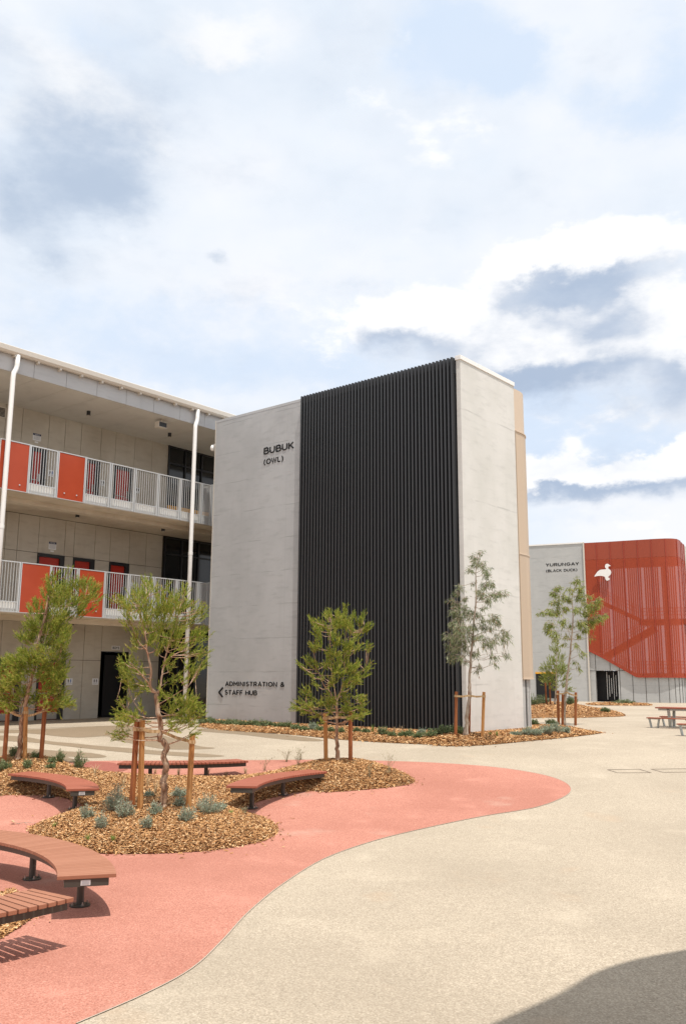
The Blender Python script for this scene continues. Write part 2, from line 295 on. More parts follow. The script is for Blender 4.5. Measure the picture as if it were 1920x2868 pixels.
# ------------------------------------------------------------------ mesh helpers
class MB:
    def __init__(s): s.v=[];s.f=[]
    def add(s,vs,fs):
        k=len(s.v);s.v+= [tuple(map(float,p)) for p in vs];s.f+=[tuple(i+k for i in f) for f in fs];return s
    def box(s,x0,x1,y0,y1,z0,z1):
        return s.add([(x0,y0,z0),(x1,y0,z0),(x1,y1,z0),(x0,y1,z0),(x0,y0,z1),(x1,y0,z1),(x1,y1,z1),(x0,y1,z1)],
          [(0,3,2,1),(4,5,6,7),(0,1,5,4),(1,2,6,5),(2,3,7,6),(3,0,4,7)])
    def obb(s,c,ax,ay,az):
        c,ax,ay,az=map(lambda q:V(q,dtype=float),(c,ax,ay,az))
        vs=[c+a*ax+b*ay+d*az for d in (-1,1) for a,b in ((-1,-1),(1,-1),(1,1),(-1,1))]
        return s.add(vs,[(0,3,2,1),(4,5,6,7),(0,1,5,4),(1,2,6,5),(2,3,7,6),(3,0,4,7)])
    def prism(s,poly,z0,z1):
        n=len(poly);a=sum(poly[i][0]*poly[(i+1)%n][1]-poly[(i+1)%n][0]*poly[i][1] for i in range(n))
        if a<0: poly=poly[::-1]
        return s.add([(*p,z0) for p in poly]+[(*p,z1) for p in poly],[tuple(range(n))[::-1],tuple(range(n,2*n))]+[(i,(i+1)%n,n+(i+1)%n,n+i) for i in range(n)])
    def tube(s,pts,rad,n=8,cap=True,jit=0):
        pts=[V(p,dtype=float) for p in pts]
        if not hasattr(rad,'__len__'): rad=[rad]*len(pts)
        vs=[];fs=[];up=V([.13,.31,.94])
        for i,p in enumerate(pts):
            t=pts[min(i+1,len(pts)-1)]-pts[max(i-1,0)];t=t/(np.linalg.norm(t)+1e-9)
            a=np.cross(t,up)
            if np.linalg.norm(a)<.2: a=np.cross(t,V([1,.1,0.]))
            a/=np.linalg.norm(a);b=np.cross(t,a);up=np.cross(a,t)
            for j in range(n):
                th=2*math.pi*j/n;r=rad[i]*(1+(random.uniform(-jit,jit) if jit else 0));vs.append(p+a*math.cos(th)*r+b*math.sin(th)*r)
        for i in range(len(pts)-1):
            for j in range(n): fs.append((i*n+j,i*n+(j+1)%n,(i+1)*n+(j+1)%n,(i+1)*n+j))
        if cap: fs+=[tuple(range(n))[::-1],tuple(range((len(pts)-1)*n,len(pts)*n))]
        return s.add(vs,fs)
    def wall(s,path,z0,z1,th):         # vertical wall of thickness th along a plan polyline; z0/z1 may be lists
        n=len(path);P=[V(p[:2],dtype=float) for p in path]
        z0=z0 if hasattr(z0,'__len__') else [z0]*n;z1=z1 if hasattr(z1,'__len__') else [z1]*n
        vs=[]
        for i in range(n):
            t=P[min(i+1,n-1)]-P[max(i-1,0)];t/=np.linalg.norm(t);nn=V([-t[1],t[0]])*th
            for q in (P[i],P[i]+nn):
                vs+=[(*q,z0[i]),(*q,z1[i])]
        fs=[]
        for i in range(n-1):
            a=4*i;b=4*i+4
            fs+=[(a,b,b+1,a+1),(a+2,a+3,b+3,b+2),(a+1,b+1,b+3,a+3),(a,a+2,b+2,b)]
        fs+=[(0,1,3,2),(4*n-4,4*n-2,4*n-1,4*n-3)]
        return s.add(vs,fs)
    def build(s,name,m,parent=None,smooth=False,off=None,bev=0):
        me=bpy.data.meshes.new(name);vs=s.v
        if off is not None: vs=(V(vs)-V(off)).tolist()
        me.from_pydata(vs,[],s.f);me.materials.append(M[m] if isinstance(m,str) else m);me.validate()
        bm=bmesh.new();bm.from_mesh(me);bmesh.ops.recalc_face_normals(bm,faces=bm.faces);bm.to_mesh(me);bm.free()
        if smooth: me.polygons.foreach_set('use_smooth',[True]*len(me.polygons))
        o=bpy.data.objects.new(name,me);COL.objects.link(o)
        if parent is not None: o.parent=parent
        if bev:
            b=o.modifiers.new('bevel','BEVEL');b.width=bev;b.segments=2;b.limit_method='ANGLE'
        return o
def tag(o,label=None,cat=None,group=None,kind=None):
    if label: o['label']=label
    if cat: o['category']=cat
    if group: o['group']=group
    if kind: o['kind']=kind
    return o
def thing(name,label,cat,loc=(0,0,0),rz=0,group=None):
    o=bpy.data.objects.new(name,None);COL.objects.link(o);o.location=[float(q) for q in loc];o.rotation_euler=(0,0,rz);o.empty_display_size=.2
    return tag(o,label,cat,group)
def cat_rom(p,n=6,closed=True):
    out=[];N=len(p)
    for i in range(N if closed else N-1):
        q=[V(p[(i+k)%N] if closed else p[min(max(i+k,0),N-1)],dtype=float) for k in (-1,0,1,2)]
        for j in range(n):
            t=j/n;out.append(.5*((2*q[1])+(-q[0]+q[2])*t+(2*q[0]-5*q[1]+4*q[2]-q[3])*t*t+(-q[0]+3*q[1]-3*q[2]+q[3])*t**3))
    if not closed: out.append(V(p[-1],dtype=float))
    return out
YC=[12+.5*i for i in range(33)]
def sheet(name,poly,m,lift,kind='structure',par=None,thick=0):
    bm=bmesh.new();vs=[bm.verts.new((float(p[0]),float(p[1]),0)) for p in poly]
    es=[bm.edges.new((vs[i],vs[(i+1)%len(vs)])) for i in range(len(vs))]
    bmesh.ops.triangle_fill(bm,edges=es,use_beauty=True)
    for Y in YC: bmesh.ops.bisect_plane(bm,geom=bm.verts[:]+bm.edges[:]+bm.faces[:],plane_co=(0,Y,0),plane_no=(0,1,0),dist=1e-5)
    for v in bm.verts: v.co.z=g(v.co.y)+lift
    bmesh.ops.recalc_face_normals(bm,faces=bm.faces)
    for f in bm.faces:
        if f.normal.z<0: f.normal_flip()
    me=bpy.data.meshes.new(name);bm.to_mesh(me);bm.free();me.materials.append(M[m])
    o=bpy.data.objects.new(name,me);COL.objects.link(o)
    if kind: o['kind']=kind
    return o
# ------------------------------------------------------------------ ground
xs=[-1500,-60,60,1500];ys=[-1500,-20]+YC+[60,1500]
mb=MB();vs=[(x,y,g(y)) for y in ys for x in xs]
mb.add(vs,[(j*4+i,j*4+i+1,(j+1)*4+i+1,(j+1)*4+i) for j in range(len(ys)-1) for i in range(3)])
gnd=mb.build('paving','paving');tag(gnd,kind='structure')
def gpts(z,pts,h=0,n=5): return [q for q in cat_rom([at(x,y,h)[:2] for x,y in zc(z,pts)],n)]
def vpx(pts): return [(x*1920/1568,y*1920/1568) for x,y in pts]
# coral path with curved outline
red=[at(x,y)[:2] for x,y in vpx([(175,2342),(330,2275),(440,2215),(510,2150),(570,2085),(650,2020),(740,1965),(850,1925),(970,1895),(1100,1868),(1220,1848),(1285,1825),(1305,1807),(1290,1789),(1240,1772),(1150,1757),(1050,1748),(930,1742),(750,1738),(560,1739),(330,1740),(180,1742),(60,1752),(-120,1775)])]
red=[V([-1.9,5.2])]+red[0:]+[V([-13,17.]),V([-13,4.5]),V([-4,4.2])]
redp_=cat_rom(red[1:-3],5,False)
redp_=[V([-3.2,4.6]),V([-2.55,5.6])]+redp_+[V([-14,16.]),V([-14,4.6])]
sheet('coral_path',redp_,'red_path',.004)
ed=MB();ed_pts=redp_[2:-40]
for a,b in zip(ed_pts[:-1],ed_pts[1:]):
    t=(b-a);L=np.linalg.norm(t)
    if L<1e-4: continue
    nn=V([-t[1],t[0]])/L*.007
    ed.add([(*(a-nn),g(a[1])+.0075),(*(b-nn),g(b[1])+.0075),(*(b+nn),g(b[1])+.0075),(*(a+nn),g(a[1])+.0075)],[(0,1,2,3)])
tag(ed.build('path_edging','joint_tan'),kind='structure')
zA=(1.568,0,1960)
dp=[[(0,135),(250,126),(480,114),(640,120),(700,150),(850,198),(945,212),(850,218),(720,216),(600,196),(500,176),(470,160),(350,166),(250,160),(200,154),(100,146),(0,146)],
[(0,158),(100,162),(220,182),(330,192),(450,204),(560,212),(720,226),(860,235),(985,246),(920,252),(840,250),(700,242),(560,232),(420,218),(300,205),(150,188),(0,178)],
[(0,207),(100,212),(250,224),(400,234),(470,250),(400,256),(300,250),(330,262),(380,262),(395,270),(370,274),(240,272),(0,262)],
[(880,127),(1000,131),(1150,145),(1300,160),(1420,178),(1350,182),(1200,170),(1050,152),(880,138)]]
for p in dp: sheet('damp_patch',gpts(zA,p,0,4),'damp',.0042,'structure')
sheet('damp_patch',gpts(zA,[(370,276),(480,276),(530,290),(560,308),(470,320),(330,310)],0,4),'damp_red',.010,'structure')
# strip drain before the left building
a=at(0,2043);b=at(340,2033)
mb=MB();mb.wall([a,b],0.001,.008,.07);tag(mb.build('strip_drain','cover'),'thin grey strip drain across the paving before the left building','drain')
# access covers flush in the paving on the right
zC=(4.9,1600,2080)
for quad,lab in (([(490,372),(925,366),(1085,414),(625,416)],'thin outline of a paving access cover, the left one of two'),([(1088,366),(1700,358),(1850,402),(1255,410)],'thin outline of a paving access cover, the right one cut by the photo edge')):
    P=[at(x,y) for x,y in zc(zC,quad)];mb=MB()
    for i in range(4):
        a,b=P[i],P[(i+1)%4];t=(b-a)[:2];t/=np.linalg.norm(t);n2=V([-t[1],t[0]])
        mb.add([(*(a[:2]-n2*.012),g(a[1])+.003),(*(b[:2]-n2*.012),g(b[1])+.003),(*(b[:2]+n2*.012),g(b[1])+.003),(*(a[:2]+n2*.012),g(a[1])+.003),
                (*(a[:2]-n2*.012),g(a[1])+.008),(*(b[:2]-n2*.012),g(b[1])+.008),(*(b[:2]+n2*.012),g(b[1])+.008),(*(a[:2]+n2*.012),g(a[1])+.008)],[(4,5,6,7),(0,1,5,4),(2,3,7,6),(1,2,6,5),(3,0,4,7)])
    tag(mb.build('access_cover','cover'),lab,'access cover')
# ------------------------------------------------------------------ mulch beds
def inside(p,poly):
    x,y=p;c=False;n=len(poly);j=n-1
    for i in range(n):
        xi,yi=poly[i];xj,yj=poly[j]
        if (yi>y)!=(yj>y) and x<(xj-xi)*(y-yi)/(yj-yi)+xi: c=not c
        j=i
    return c
BEDS=[]
def bed(poly,H,wid,step,nchips,label,humps=(),near=None,csize=1.):
    P=np.array([p[:2] for p in poly]);N=len(P)
    Q=np.roll(P,-1,0)
    def dist(x,y):
        d=Q-P;w=V([x,y])-P;t=np.clip((w*d).sum(1)/((d*d).sum(1)+1e-9),0,1);e=w-d*t[:,None];return float(np.sqrt((e*e).sum(1)).min())
    def hz(x,y):
        t=min(dist(x,y)/wid,1);h=H*(t*(2-t))+.02*min(t*8,1)
        for hx,hy,hr,hh in humps: h+=hh*math.exp(-((x-hx)**2+(y-hy)**2)/hr**2)*min(1,t*3)
        return h
    x0,y0=P.min(0);x1,y1=P.max(0)
    vin=[Vector((float(a),float(b))) for a,b in P];pts=[];
    X=np.arange(x0,x1,step)
    for x in X:
        for y in np.arange(y0,y1,step):
            if inside((x,y),P) and dist(x,y)>step*.4: pts.append(Vector((float(x+random.uniform(-.3,.3)*step),float(y+random.uniform(-.3,.3)*step))))
    r=geometry.delaunay_2d_cdt(vin+pts,[(i,(i+1)%N) for i in range(N)],[],1,1e-4)
    vs=[]
    for v in r[0]:
        h=hz(v.x,v.y);d=dist(v.x,v.y);vs.append((v.x,v.y,g(v.y)+.009+(h+random.uniform(-.012,.012) if d>1e-3 else 0)))
    mb=MB();mb.add(vs,[tuple(f) for f in r[2]]);o=mb.build('mulch_bed','mulch',smooth=True);tag(o,kind='structure')
    # wood chips: thin closed wedges
    def vin_(X,Y):
        c=np.zeros(len(X),bool)
        for k in range(N):
            xi,yi=P[k];xj,yj=P[k-1]
            if yi==yj: continue
            m=((yi>Y)!=(yj>Y))&(X<(xj-xi)*(Y-yi)/(yj-yi)+xi);c^=m
        return c
    XX=np.empty(0);YY=np.empty(0)
    for _ in range(40):
        X=rng.uniform(x0,x1,nchips);Y=rng.uniform(y0,y1,nchips)
        if near: k=rng.random(nchips)<near(X,Y);X=X[k];Y=Y[k]
        k=vin_(X,Y);XX=np.r_[XX,X[k]];YY=np.r_[YY,Y[k]]
        if len(XX)>=nchips: break
    XX=XX[:nchips];YY=YY[:nchips];n=len(XX)
    D=np.full(n,1e9)
    for k in range(N):
        a=P[k];d_=Q[k]-a;wx=XX-a[0];wy=YY-a[1];t=np.clip((wx*d_[0]+wy*d_[1])/(d_@d_+1e-9),0,1);D=np.minimum(D,np.hypot(wx-t*d_[0],wy-t*d_[1]))
    ns=int(n*.012);ki=rng.integers(0,N,ns);tt=rng.random(ns)[:,None];sp=P[ki]+(Q[ki]-P[ki])*tt+np.clip(rng.normal(size=(ns,2))*rng.exponential(.09,ns)[:,None],-.45,.45)
    ok=~vin_(sp[:,0],sp[:,1]);sp=sp[ok];XX=np.r_[XX,sp[:,0]];YY=np.r_[YY,sp[:,1]];D=np.r_[D,np.full(len(sp),-.0)];n=len(XX)
    t=np.clip(D/wid,0,1);Hh=H*(t*(2-t))+.02*np.minimum(t*8,1)
    for hx,hy,hr,hh in humps: Hh+=hh*np.exp(-((XX-hx)**2+(YY-hy)**2)/hr**2)*np.minimum(1,t*3)
    tg=np.clip((YY-12)/16,0,1);G0=-AG*(1-tg*tg*(3-2*tg))
    C=np.stack([XX,YY,G0+Hh+.012+rng.uniform(0,.014,n)],1)
    s=csize*rng.uniform(.55,1.35,n);L=.026*s*rng.choice([1,1,1,1.6],n);w=.0078*s;th=.005
    a=rng.uniform(0,6.283,n);tl=rng.normal(0,.28,n);t2=rng.normal(0,.5,n)
    d=np.stack([np.cos(a)*np.cos(tl),np.sin(a)*np.cos(tl),np.sin(tl)],1);e=np.stack([-np.sin(a)*np.cos(t2),np.cos(a)*np.cos(t2),np.sin(t2)],1)
    u=np.cross(d,e)*th;dl=d*L[:,None];ew=e*w[:,None]
    vv=np.stack([C-dl-ew,C+dl*.8-ew,C+dl+ew,C-dl*.85+ew,C+u-dl*.3,C+u+dl*.3],1).reshape(-1,3)
    b=(np.arange(n)*6)[:,None]
    fs=[tuple(r) for r in (b+[0,1,5,4]).tolist()]+[tuple(r) for r in (b+[1,2,5]).tolist()]+[tuple(r) for r in (b+[2,3,4,5]).tolist()]+[tuple(r) for r in (b+[3,0,4]).tolist()]
    me=bpy.data.meshes.new('wood_chips');me.from_pydata(vv.tolist(),[],fs);me.materials.append(M['chips']);o=bpy.data.objects.new('wood_chips',me);COL.objects.link(o)
    tag(o,label,'wood chips',kind='stuff')
    BEDS.append((P,hz));return hz
z3=(2.45,300,2040);zB=(3.5636,0,2060);z11=(1.188,600,2060)
def AT(z,x,y,h=0): return at(z[1]+x/z[0],z[2]+y/z[0],h)[:2]
cb=[]
cb+=[AT(z3,x,y) for x,y in [(1050,634),(1130,655),(1168,690),(1150,730),(1080,770),(980,795),(850,822),(700,842),(500,856),(300,863),(100,863)]]
cb+=[AT(zB,x,y) for x,y in [(985,1180),(640,1100),(290,975),(400,900),(540,850),(640,805),(740,770),(850,722),(700,640),(500,603),(300,598),(60,597),(-150,600)]]
cb+=[AT(zB,x,y,h) for x,y,h in [(-150,250,.10),(30,232,.10),(200,222,.10),(400,208,.12),(560,250,.12),(720,275,.12),(850,315,.12),(1100,342,.12)]]
cb+=[AT(z3,x,y,h) for x,y,h in [(0,290,.14),(150,300,.14),(450,318,.14),(600,318,.14),(800,318,.16),(1000,285,.2),(1150,255,.2),(1300,225,.22),(1450,200,.25),(1560,200,.25)]]
cb+=[AT(z11,x,y,h) for x,y,h in [(480,80,.18),(560,100,.1),(620,125,.03),(665,150,0),(640,165,0),(560,176,0),(430,187,0),(361,189,0)]]
cb+=[AT(z3,x,y) for x,y in [(1400,432),(1250,450),(1100,485),(1000,520),(930,560),(960,600)]]
cbp=cat_rom(cb,3)
T2B=at(459,2262,.3);T3B=at(942,2133,.28);T1B=at(53,2127,.3)
hzC=bed(cbp,.22,.9,.13,140000,'golden brown wood chip mulch over the central garden bed',humps=[(T2B[0],T2B[1],.8,.10),(T3B[0],T3B[1],.9,.10),(T1B[0],T1B[1],1.0,.12)],near=lambda x,y:np.minimum(1,(15.5/np.maximum(y,12))**2))
def zbed(x,y):
    for P,hz in BEDS:
        if inside((x,y),P): return g(y)+hz(x,y)
    return g(y)
# bed in front of the tower
z4c=(2.306,560,1560);z6c=(2.178,1200,1480)
tb=[AT(z4c,x,y) for x,y in [(-10,1098),(150,1120),(300,1130),(600,1150),(900,1180),(1200,1200),(1480,1213)]]
tb+=[AT(z6c,x,y) for x,y in [(60,1326),(200,1330),(400,1318),(700,1290),(900,1270),(1050,1250)]]
tb+=[AT(z6c,x,y,.1) for x,y in [(990,1222),(900,1202),(800,1190),(700,1188),(620,1160)]]
tb+=[bl(7.0,1.2)[:2],bl(3.9,.16)[:2],bl(3.4,-.03)[:2],bl(0.,-.03)[:2],bl(-.06,.0)[:2],bl(-.04,6.8)[:2],bl(-.03,11.6)[:2]]
tbp=cat_rom(tb[:18],4,False)+tb[19:]
T4B=at(1305,2058,.1)
hzT=bed(tbp,.055,1.0,.2,50000,'orange brown wood chip mulch in the bed at the foot of the tower',humps=[(T4B[0]-.2,T4B[1]-.7,.9,.13),(T4B[0]+2.2,T4B[1]+.6,.9,.08)],csize=1.35)
fb=[AT(z6c,x,y) for x,y in [(560,1150),(700,1155),(900,1156),(1060,1152),(1195,1145),(1160,1125)]]+[AT(z6c,x,y,.15) for x,y in [(1050,1092),(930,1070),(800,1062),(650,1056),(540,1056)]]
bed(cat_rom(fb,3),.22,1.6,.3,9000,'brown wood chip mulch in the pointed bed before the far grey building',csize=1.7)
fc=[AT(z6c,x,y) for x,y in [(1000,1079),(1150,1081),(1290,1082),(1360,1080),(1330,1071),(1200,1066),(1040,1066),(960,1070)]]
bed(cat_rom(fc,3),.05,1.6,.5,3000,'thin strip of wood chip mulch along the red screened building',csize=2.2)
nb=[at(x,y)[:2] for x,y in [(-60,2507),(0,2507),(34,2495),(60,2515),(90,2560),(92,2572),(60,2595),(0,2632),(-60,2650)]]
bed(cat_rom(nb,3),.04,.8,.1,3500,'small patch of wood chip mulch under the slatted seat at the left edge')
# ------------------------------------------------------------------ tower
RZ=math.pi/2-TH
def bthing(name,label,cat): return thing(name,label,cat,O,RZ)
tower=bthing('stair_tower','tall pale concrete stair tower with a screen of black vertical fins','tower')
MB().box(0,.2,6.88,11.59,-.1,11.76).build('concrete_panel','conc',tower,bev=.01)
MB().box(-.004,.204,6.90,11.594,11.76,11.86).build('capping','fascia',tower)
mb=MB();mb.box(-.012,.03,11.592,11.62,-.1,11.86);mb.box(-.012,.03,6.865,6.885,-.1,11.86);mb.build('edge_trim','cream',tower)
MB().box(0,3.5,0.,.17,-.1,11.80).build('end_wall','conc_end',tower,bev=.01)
mb=MB();mb.box(-.03,3.52,-.03,.19,11.80,11.95);mb.build('wall_capping','white',tower,bev=.008)
mb=MB();NF=47
for k in range(NF):
    w=.265+.1425*k;mb.box(-.13,.14,w-.034,w+.034,-.1,11.9)
tag(mb.build('fin_screen','fin',tower,bev=.004),'charcoal vertical metal fins')
MB().box(-.035,-.005,.19,6.86,11.36,11.78).build('fin_rail','fin',tower)
MB().box(.40,.5,.17,6.88,-.1,11.6).build('back_panel','black',tower)
MB().box(.6,4.9,1.3,11.5,11.3,11.6).build('roof','fascia',tower)
MB().box(.45,7,11.3,11.55,-.1,11.3).build('side_wall','conc',tower)
def arcp(c,r,a0,a1,n=10): return [(c[0]+r*math.cos(R_(a0+(a1-a0)*i/n)),c[1]+r*math.sin(R_(a0+(a1-a0)*i/n))) for i in range(n+1)]
def bpath(off): return [(3.505,-off),(3.9,-off)]+arcp((3.9,1.2),1.2+off,-90,0,12)+[(5.1+off,8)]
for (z0,z1,off,m) in ((10.2,11.74,-.01,'beige'),(5.86,10.16,.025,'beigeperf'),(1.67,5.82,.035,'beigeperf')):
    mb=MB();mb.wall(bpath(off),z0,z1,.06);o=mb.build('beige_cladding',m,tower,smooth=False)
for z0,z1 in ((10.16,10.20),(5.82,5.86),(1.62,1.67)): MB().wall(bpath(.05),z0,z1,.1).build('cladding_trim','beige',tower)
mb=MB()
pth=[(3.505,.02),(3.85,.02)]+arcp((3.85,.92),.90,-90,0,10)+[(4.75,8)]
for a,b in zip(pth[:-1],pth[1:]): mb.wall([a,b],0.0,1.66,.1)
mb.build('lower_wall','conc_far',tower)
MB().wall([(p[0]+.0,p[1]-.02) for p in pth],-.1,.07,.1).build('plinth','slab_edge',tower)
mb=MB()
for u in (3.72,3.98): mb.box(u-.006,u+.006,-.004+(.03 if u>3.9 else 0),.03,.08,1.6)
mb.build('panel_joint','joint',tower)
# ------------------------------------------------------------------ left building wing
wing=bthing('school_building','three storey school building with open galleries, red doors and steel balustrades','building')
WB=15.95;FL=[0,4.02,8.08];UL=-17
mb=MB();mb.box(UL,14,WB+.045,WB+.3,2.62,11.8);mb.box(UL,-1.835,WB+.045,WB+.3,0,2.62);mb.box(-.465,14,WB+.045,WB+.3,0,2.62);mb.build('backing_wall','joint',wing)
def joints(lst):
    l=list(lst);x=l[0]
    while x>UL+1.2: x-=1.1;l.insert(0,x)
    return l
J={0:joints([-9.2,-8.1,-7.2,-6.18,-5.30,-4.62,-3.46,-2.65,-1.83,-.47,.3,1.1]),1:joints([-7.4,-6.32,-5.82,-4.95,-3.80,-3.38,-2.41,-1.67,-.71,.16,1.04]),2:joints([-7.4,-6.68,-5.98,-5.54,-4.86,-4.10,-3.35,-3.05,-2.42,-1.67,-.71,.24,1.15])}
DO={0:[(-6.18,-5.30),(-4.62,-3.46),(-1.83,-.47)],1:[(-4.95,-3.80),(-3.38,-2.41),(-1.67,-.71)],2:[(-5.54,-4.86),(-3.05,-2.42),(-1.67,-.71)]}
topj={2:[-6.68,-5.98,-4.83,-4.10,-3.35,-2.40,-1.67,-.69,.24,1.15]}
for k in range(3):
    mb=MB();f=FL[k];top={0:3.64,1:7.68,2:11.78}[k];mid=f+2.25
    jl=J[k];jt=joints(topj[k]) if k in topj else jl
    for a,b in zip(jt[:-1],jt[1:]):
        z0=mid if not(k==0 and abs(a+1.83)<.01) else 2.62
        mb.box(a+.008,b-.008,WB,WB+.04,z0+.008,top)
    for a,b in zip(jl[:-1],jl[1:]):
        if any(abs(a-d[0])<.01 or (a>d[0]-.01 and b<d[1]+.01) for d in DO[k]): continue
        mb.box(a+.008,b-.008,WB,WB+.04,f,mid-.008)
    mb.build('wall','panel',wing,bev=.003)
def door(f,a,b,sill=True,kick=False,h=2.25,narrow=None):
    d=MB();d.box(a,a+.05,WB-.06,WB+.12,f,f+h);d.box(b-.20,b,WB-.06,WB+.12,f,f+h);d.box(a+.05,b-.20,WB-.06,WB+.12,f+h-.13,f+h)
    fr=d.build('door_frame','blackframe',wing)
    dd=MB().box(a+.052,b-.202,WB+.02,WB+.07,f+.02,f+h-.132).build('door','reddoor',wing)
    hb=MB();hb.box(b-.32,b-.24,WB-.03,WB+.018,f+.95,f+1.25);hb.build('handle','bolt',dd)
    kp=MB().box(a+.06,b-.21,WB+.005,WB+.018,f+.03,f+.28).build('kick_plate','steelplate',dd)
    MB().box(a+.07,b-.4,WB-.02,WB-.0,f+.98,f+1.01).build('push_bar','bolt',dd)
for k in range(3):
    for i,(a,b) in enumerate(DO[k]):
        if k==0 and i==2: continue
        door(FL[k],a,b)
# BOYS entry: open dark lobby with a door leaf
mb=MB();a,b=-1.83,-.47
mb.box(a,a+.012,WB,WB+3.4,0,2.61);mb.box(b-.012,b,WB,WB+3.4,0,2.61);mb.box(a,b,WB+3.4,WB+3.45,0,2.61);mb.box(a,b,WB,WB+3.4,2.60,2.61)
mb.build('entry_recess','black',wing)
MB().box(a+.02,a+.06,WB+.3,WB+1.35,.02,2.4).build('entry_side','panel',wing)
MB().box(a+.5,b-.02,WB+.45,WB+.5,.02,2.5).build('open_door','blackframe',wing)
# slabs, soffit, roof
for z0,z1 in ((3.66,4.02),(7.70,8.08)):
    MB().box(UL,9,12.5,WB+.02,z0,z1).build('floor_slab','slab',wing)
    MB().box(UL,9,12.485,12.498,z0+.02,z1-.01).build('slab_edge','slab_edge',wing)
    mb=MB();mb.box(UL,9,13.35,13.75,z0-.16,z0-.002);mb.build('slab_beam','slab',wing)
mb=MB();sj=[-16.6+1.29*i for i in range(19)]
for a,b in zip(sj[:-1],sj[1:]): mb.box(a+.008,b-.008,12.45,WB+.02,11.78,11.84)
mb.build('soffit','soffit',wing);MB().box(UL,9,12.44,WB+.3,11.85,11.9).build('soffit_back','joint',wing)
fj=[-7.72-1.29*i for i in range(8)][::-1]+[-6.44,-5.15,-3.84,-2.54,-1.22,.08,1.4,2.7,4,5.3,6.6,7.9]
mb=MB()
for a,b in zip(fj[:-1],fj[1:]): mb.box(a+.007,b-.007,12.40,12.44,11.76,12.36)
mb.build('fascia','fascia',wing);MB().box(UL,9,12.442,12.46,11.77,12.36).build('fascia_back','joint',wing)
MB().box(UL,7,12.43,20,12.37,12.5).build('roof','fascia',wing)
gp=[(12.40,12.40),(12.40,12.56),(12.17,12.58),(12.15,12.56),(12.16,12.40),(12.22,12.33),(12.33,12.33)]
mb=MB();n=len(gp)
mb.add([(UL,w,z) for w,z in gp]+[(9,w,z) for w,z in gp],[tuple(range(n)),tuple(range(n,2*n))[::-1]]+[(i,(i+1)%n,n+(i+1)%n,n+i) for i in range(n)])
gut=mb.build('gutter','cream',wing)
for i in range(26): MB().box(-16.4+.87*i,-16.32+.87*i,12.22,12.39,12.26,12.335).build('bracket','cream',wing)
for up in (-8.45,-.44):
    mb=MB();mb.tube([(up,12.25,12.34),(up,12.25,11.98),(up-.02,12.25,11.85),(up-.13,12.19,11.66),(up-.15,12.18,11.5),(up-.15,12.18,7),(up-.15,12.18,-.05)],.083,14)
    dpz=mb.build('downpipe','white',wing,smooth=True)
    MB().tube([(up-.15,12.18,6.35),(up-.15,12.18,6.47)],.092,14).build('collar','white',dpz,smooth=False)
# dark glazed end of the galleries
GL=[1.15,2.1,3.07,4.04,5.0]
for k in range(3):
    f=FL[k];top={0:3.64,1:7.68,2:11.78}[k];a,b=1.12,14
    b=9;gz=MB().box(a,b,WB-.0,WB+.02,f,top).build('window','glass',wing)
    mb=MB()
    for x in GL+[6,7,8]: mb.box(x-.03,x+.03,WB-.07,WB-.003,f+.1,top)
    for z in (f+.12,f+2.9,top-.04): mb.box(a,b,WB-.06,WB-.004,z-.03,z+.03)
    mb.build('window_frame','blackframe',gz)
    if k: MB().box(a+.02,b,WB-.12,WB-.075,f+.7,f+.98).build('yellow_band','yellow',wing)
# balustrades
def post(mb,u,z0,z1,w=12.40): mb.box(u-.022,u+.022,w-.03,w+.05,z0,z1)
def bars(us,ue,z0,z1):
    mb=MB();n=10
    post(mb,us+.03,z0,z1);post(mb,ue-.03,z0,z1)
    mb.box(us,ue,12.385,12.425,z1-.035,z1);mb.box(us+.05,ue-.05,12.39,12.42,z0+.33,z0+.36);mb.box(us+.05,ue-.05,12.39,12.42,z0+.015,z0+.04)
    for i in range(1,n): 
        u=us+.03+(ue-us-.06)*i/n;mb.box(u-.008,u+.008,12.397,12.413,z0+.02,z1-.036)
    return mb
LV={1:(3.68,5.36,[-7.68,-6.58,-5.47,-4.38,-3.30,-2.15,-1.03,.05,.58,1.7],[0,2]),2:(7.71,9.39,[-8.77,-7.67,-6.56,-5.46,-4.35,-3.26,-2.15,-1.05,.05,.58,1.7],[0,2])}
for k,(z0,z1,ju,reds) in LV.items():
    ju=list(ju);nn=len(ju)
    pre=[ju[0]-1.1*i for i in range(7,0,-1)];pans=[(a,b,i-len(pre) in reds) for i,(a,b) in enumerate(zip((pre+ju)[:-1],(pre+ju)[1:]))]
    bal=thing('balustrade',None,None);bal.parent=wing
    mb=MB()
    for a,b,r in pans:
        if b>.6: continue
        if r:
            rp=MB().box(a+.035,b-.035,12.37,12.39,z0+.02,z1-.04).build('red_panel','redpanel',bal)
            f=MB();f.box(a,a+.03,12.36,12.44,z0,z1);f.box(b-.03,b,12.36,12.44,z0,z1);f.box(a+.03,b-.03,12.36,12.44,z1-.03,z1);f.box(a+.03,b-.03,12.36,12.44,z0,z0+.018)
            for ux in (a+.3,b-.3): f.tube([(ux,12.365,z0+.22),(ux,12.35,z0+.22)],.025,10)
            f.build('panel_frame','galv',bal)
        else: bars(a+.01,b-.01,z0,z1).build('railing_bay','galv',bal)
    e=MB();e.box(.585,.655,12.34,12.44,z0-.02,z1+.03);e.box(.6,.64,12.44,12.9,z1-.04,z1);e.build('end_post','galv',bal)
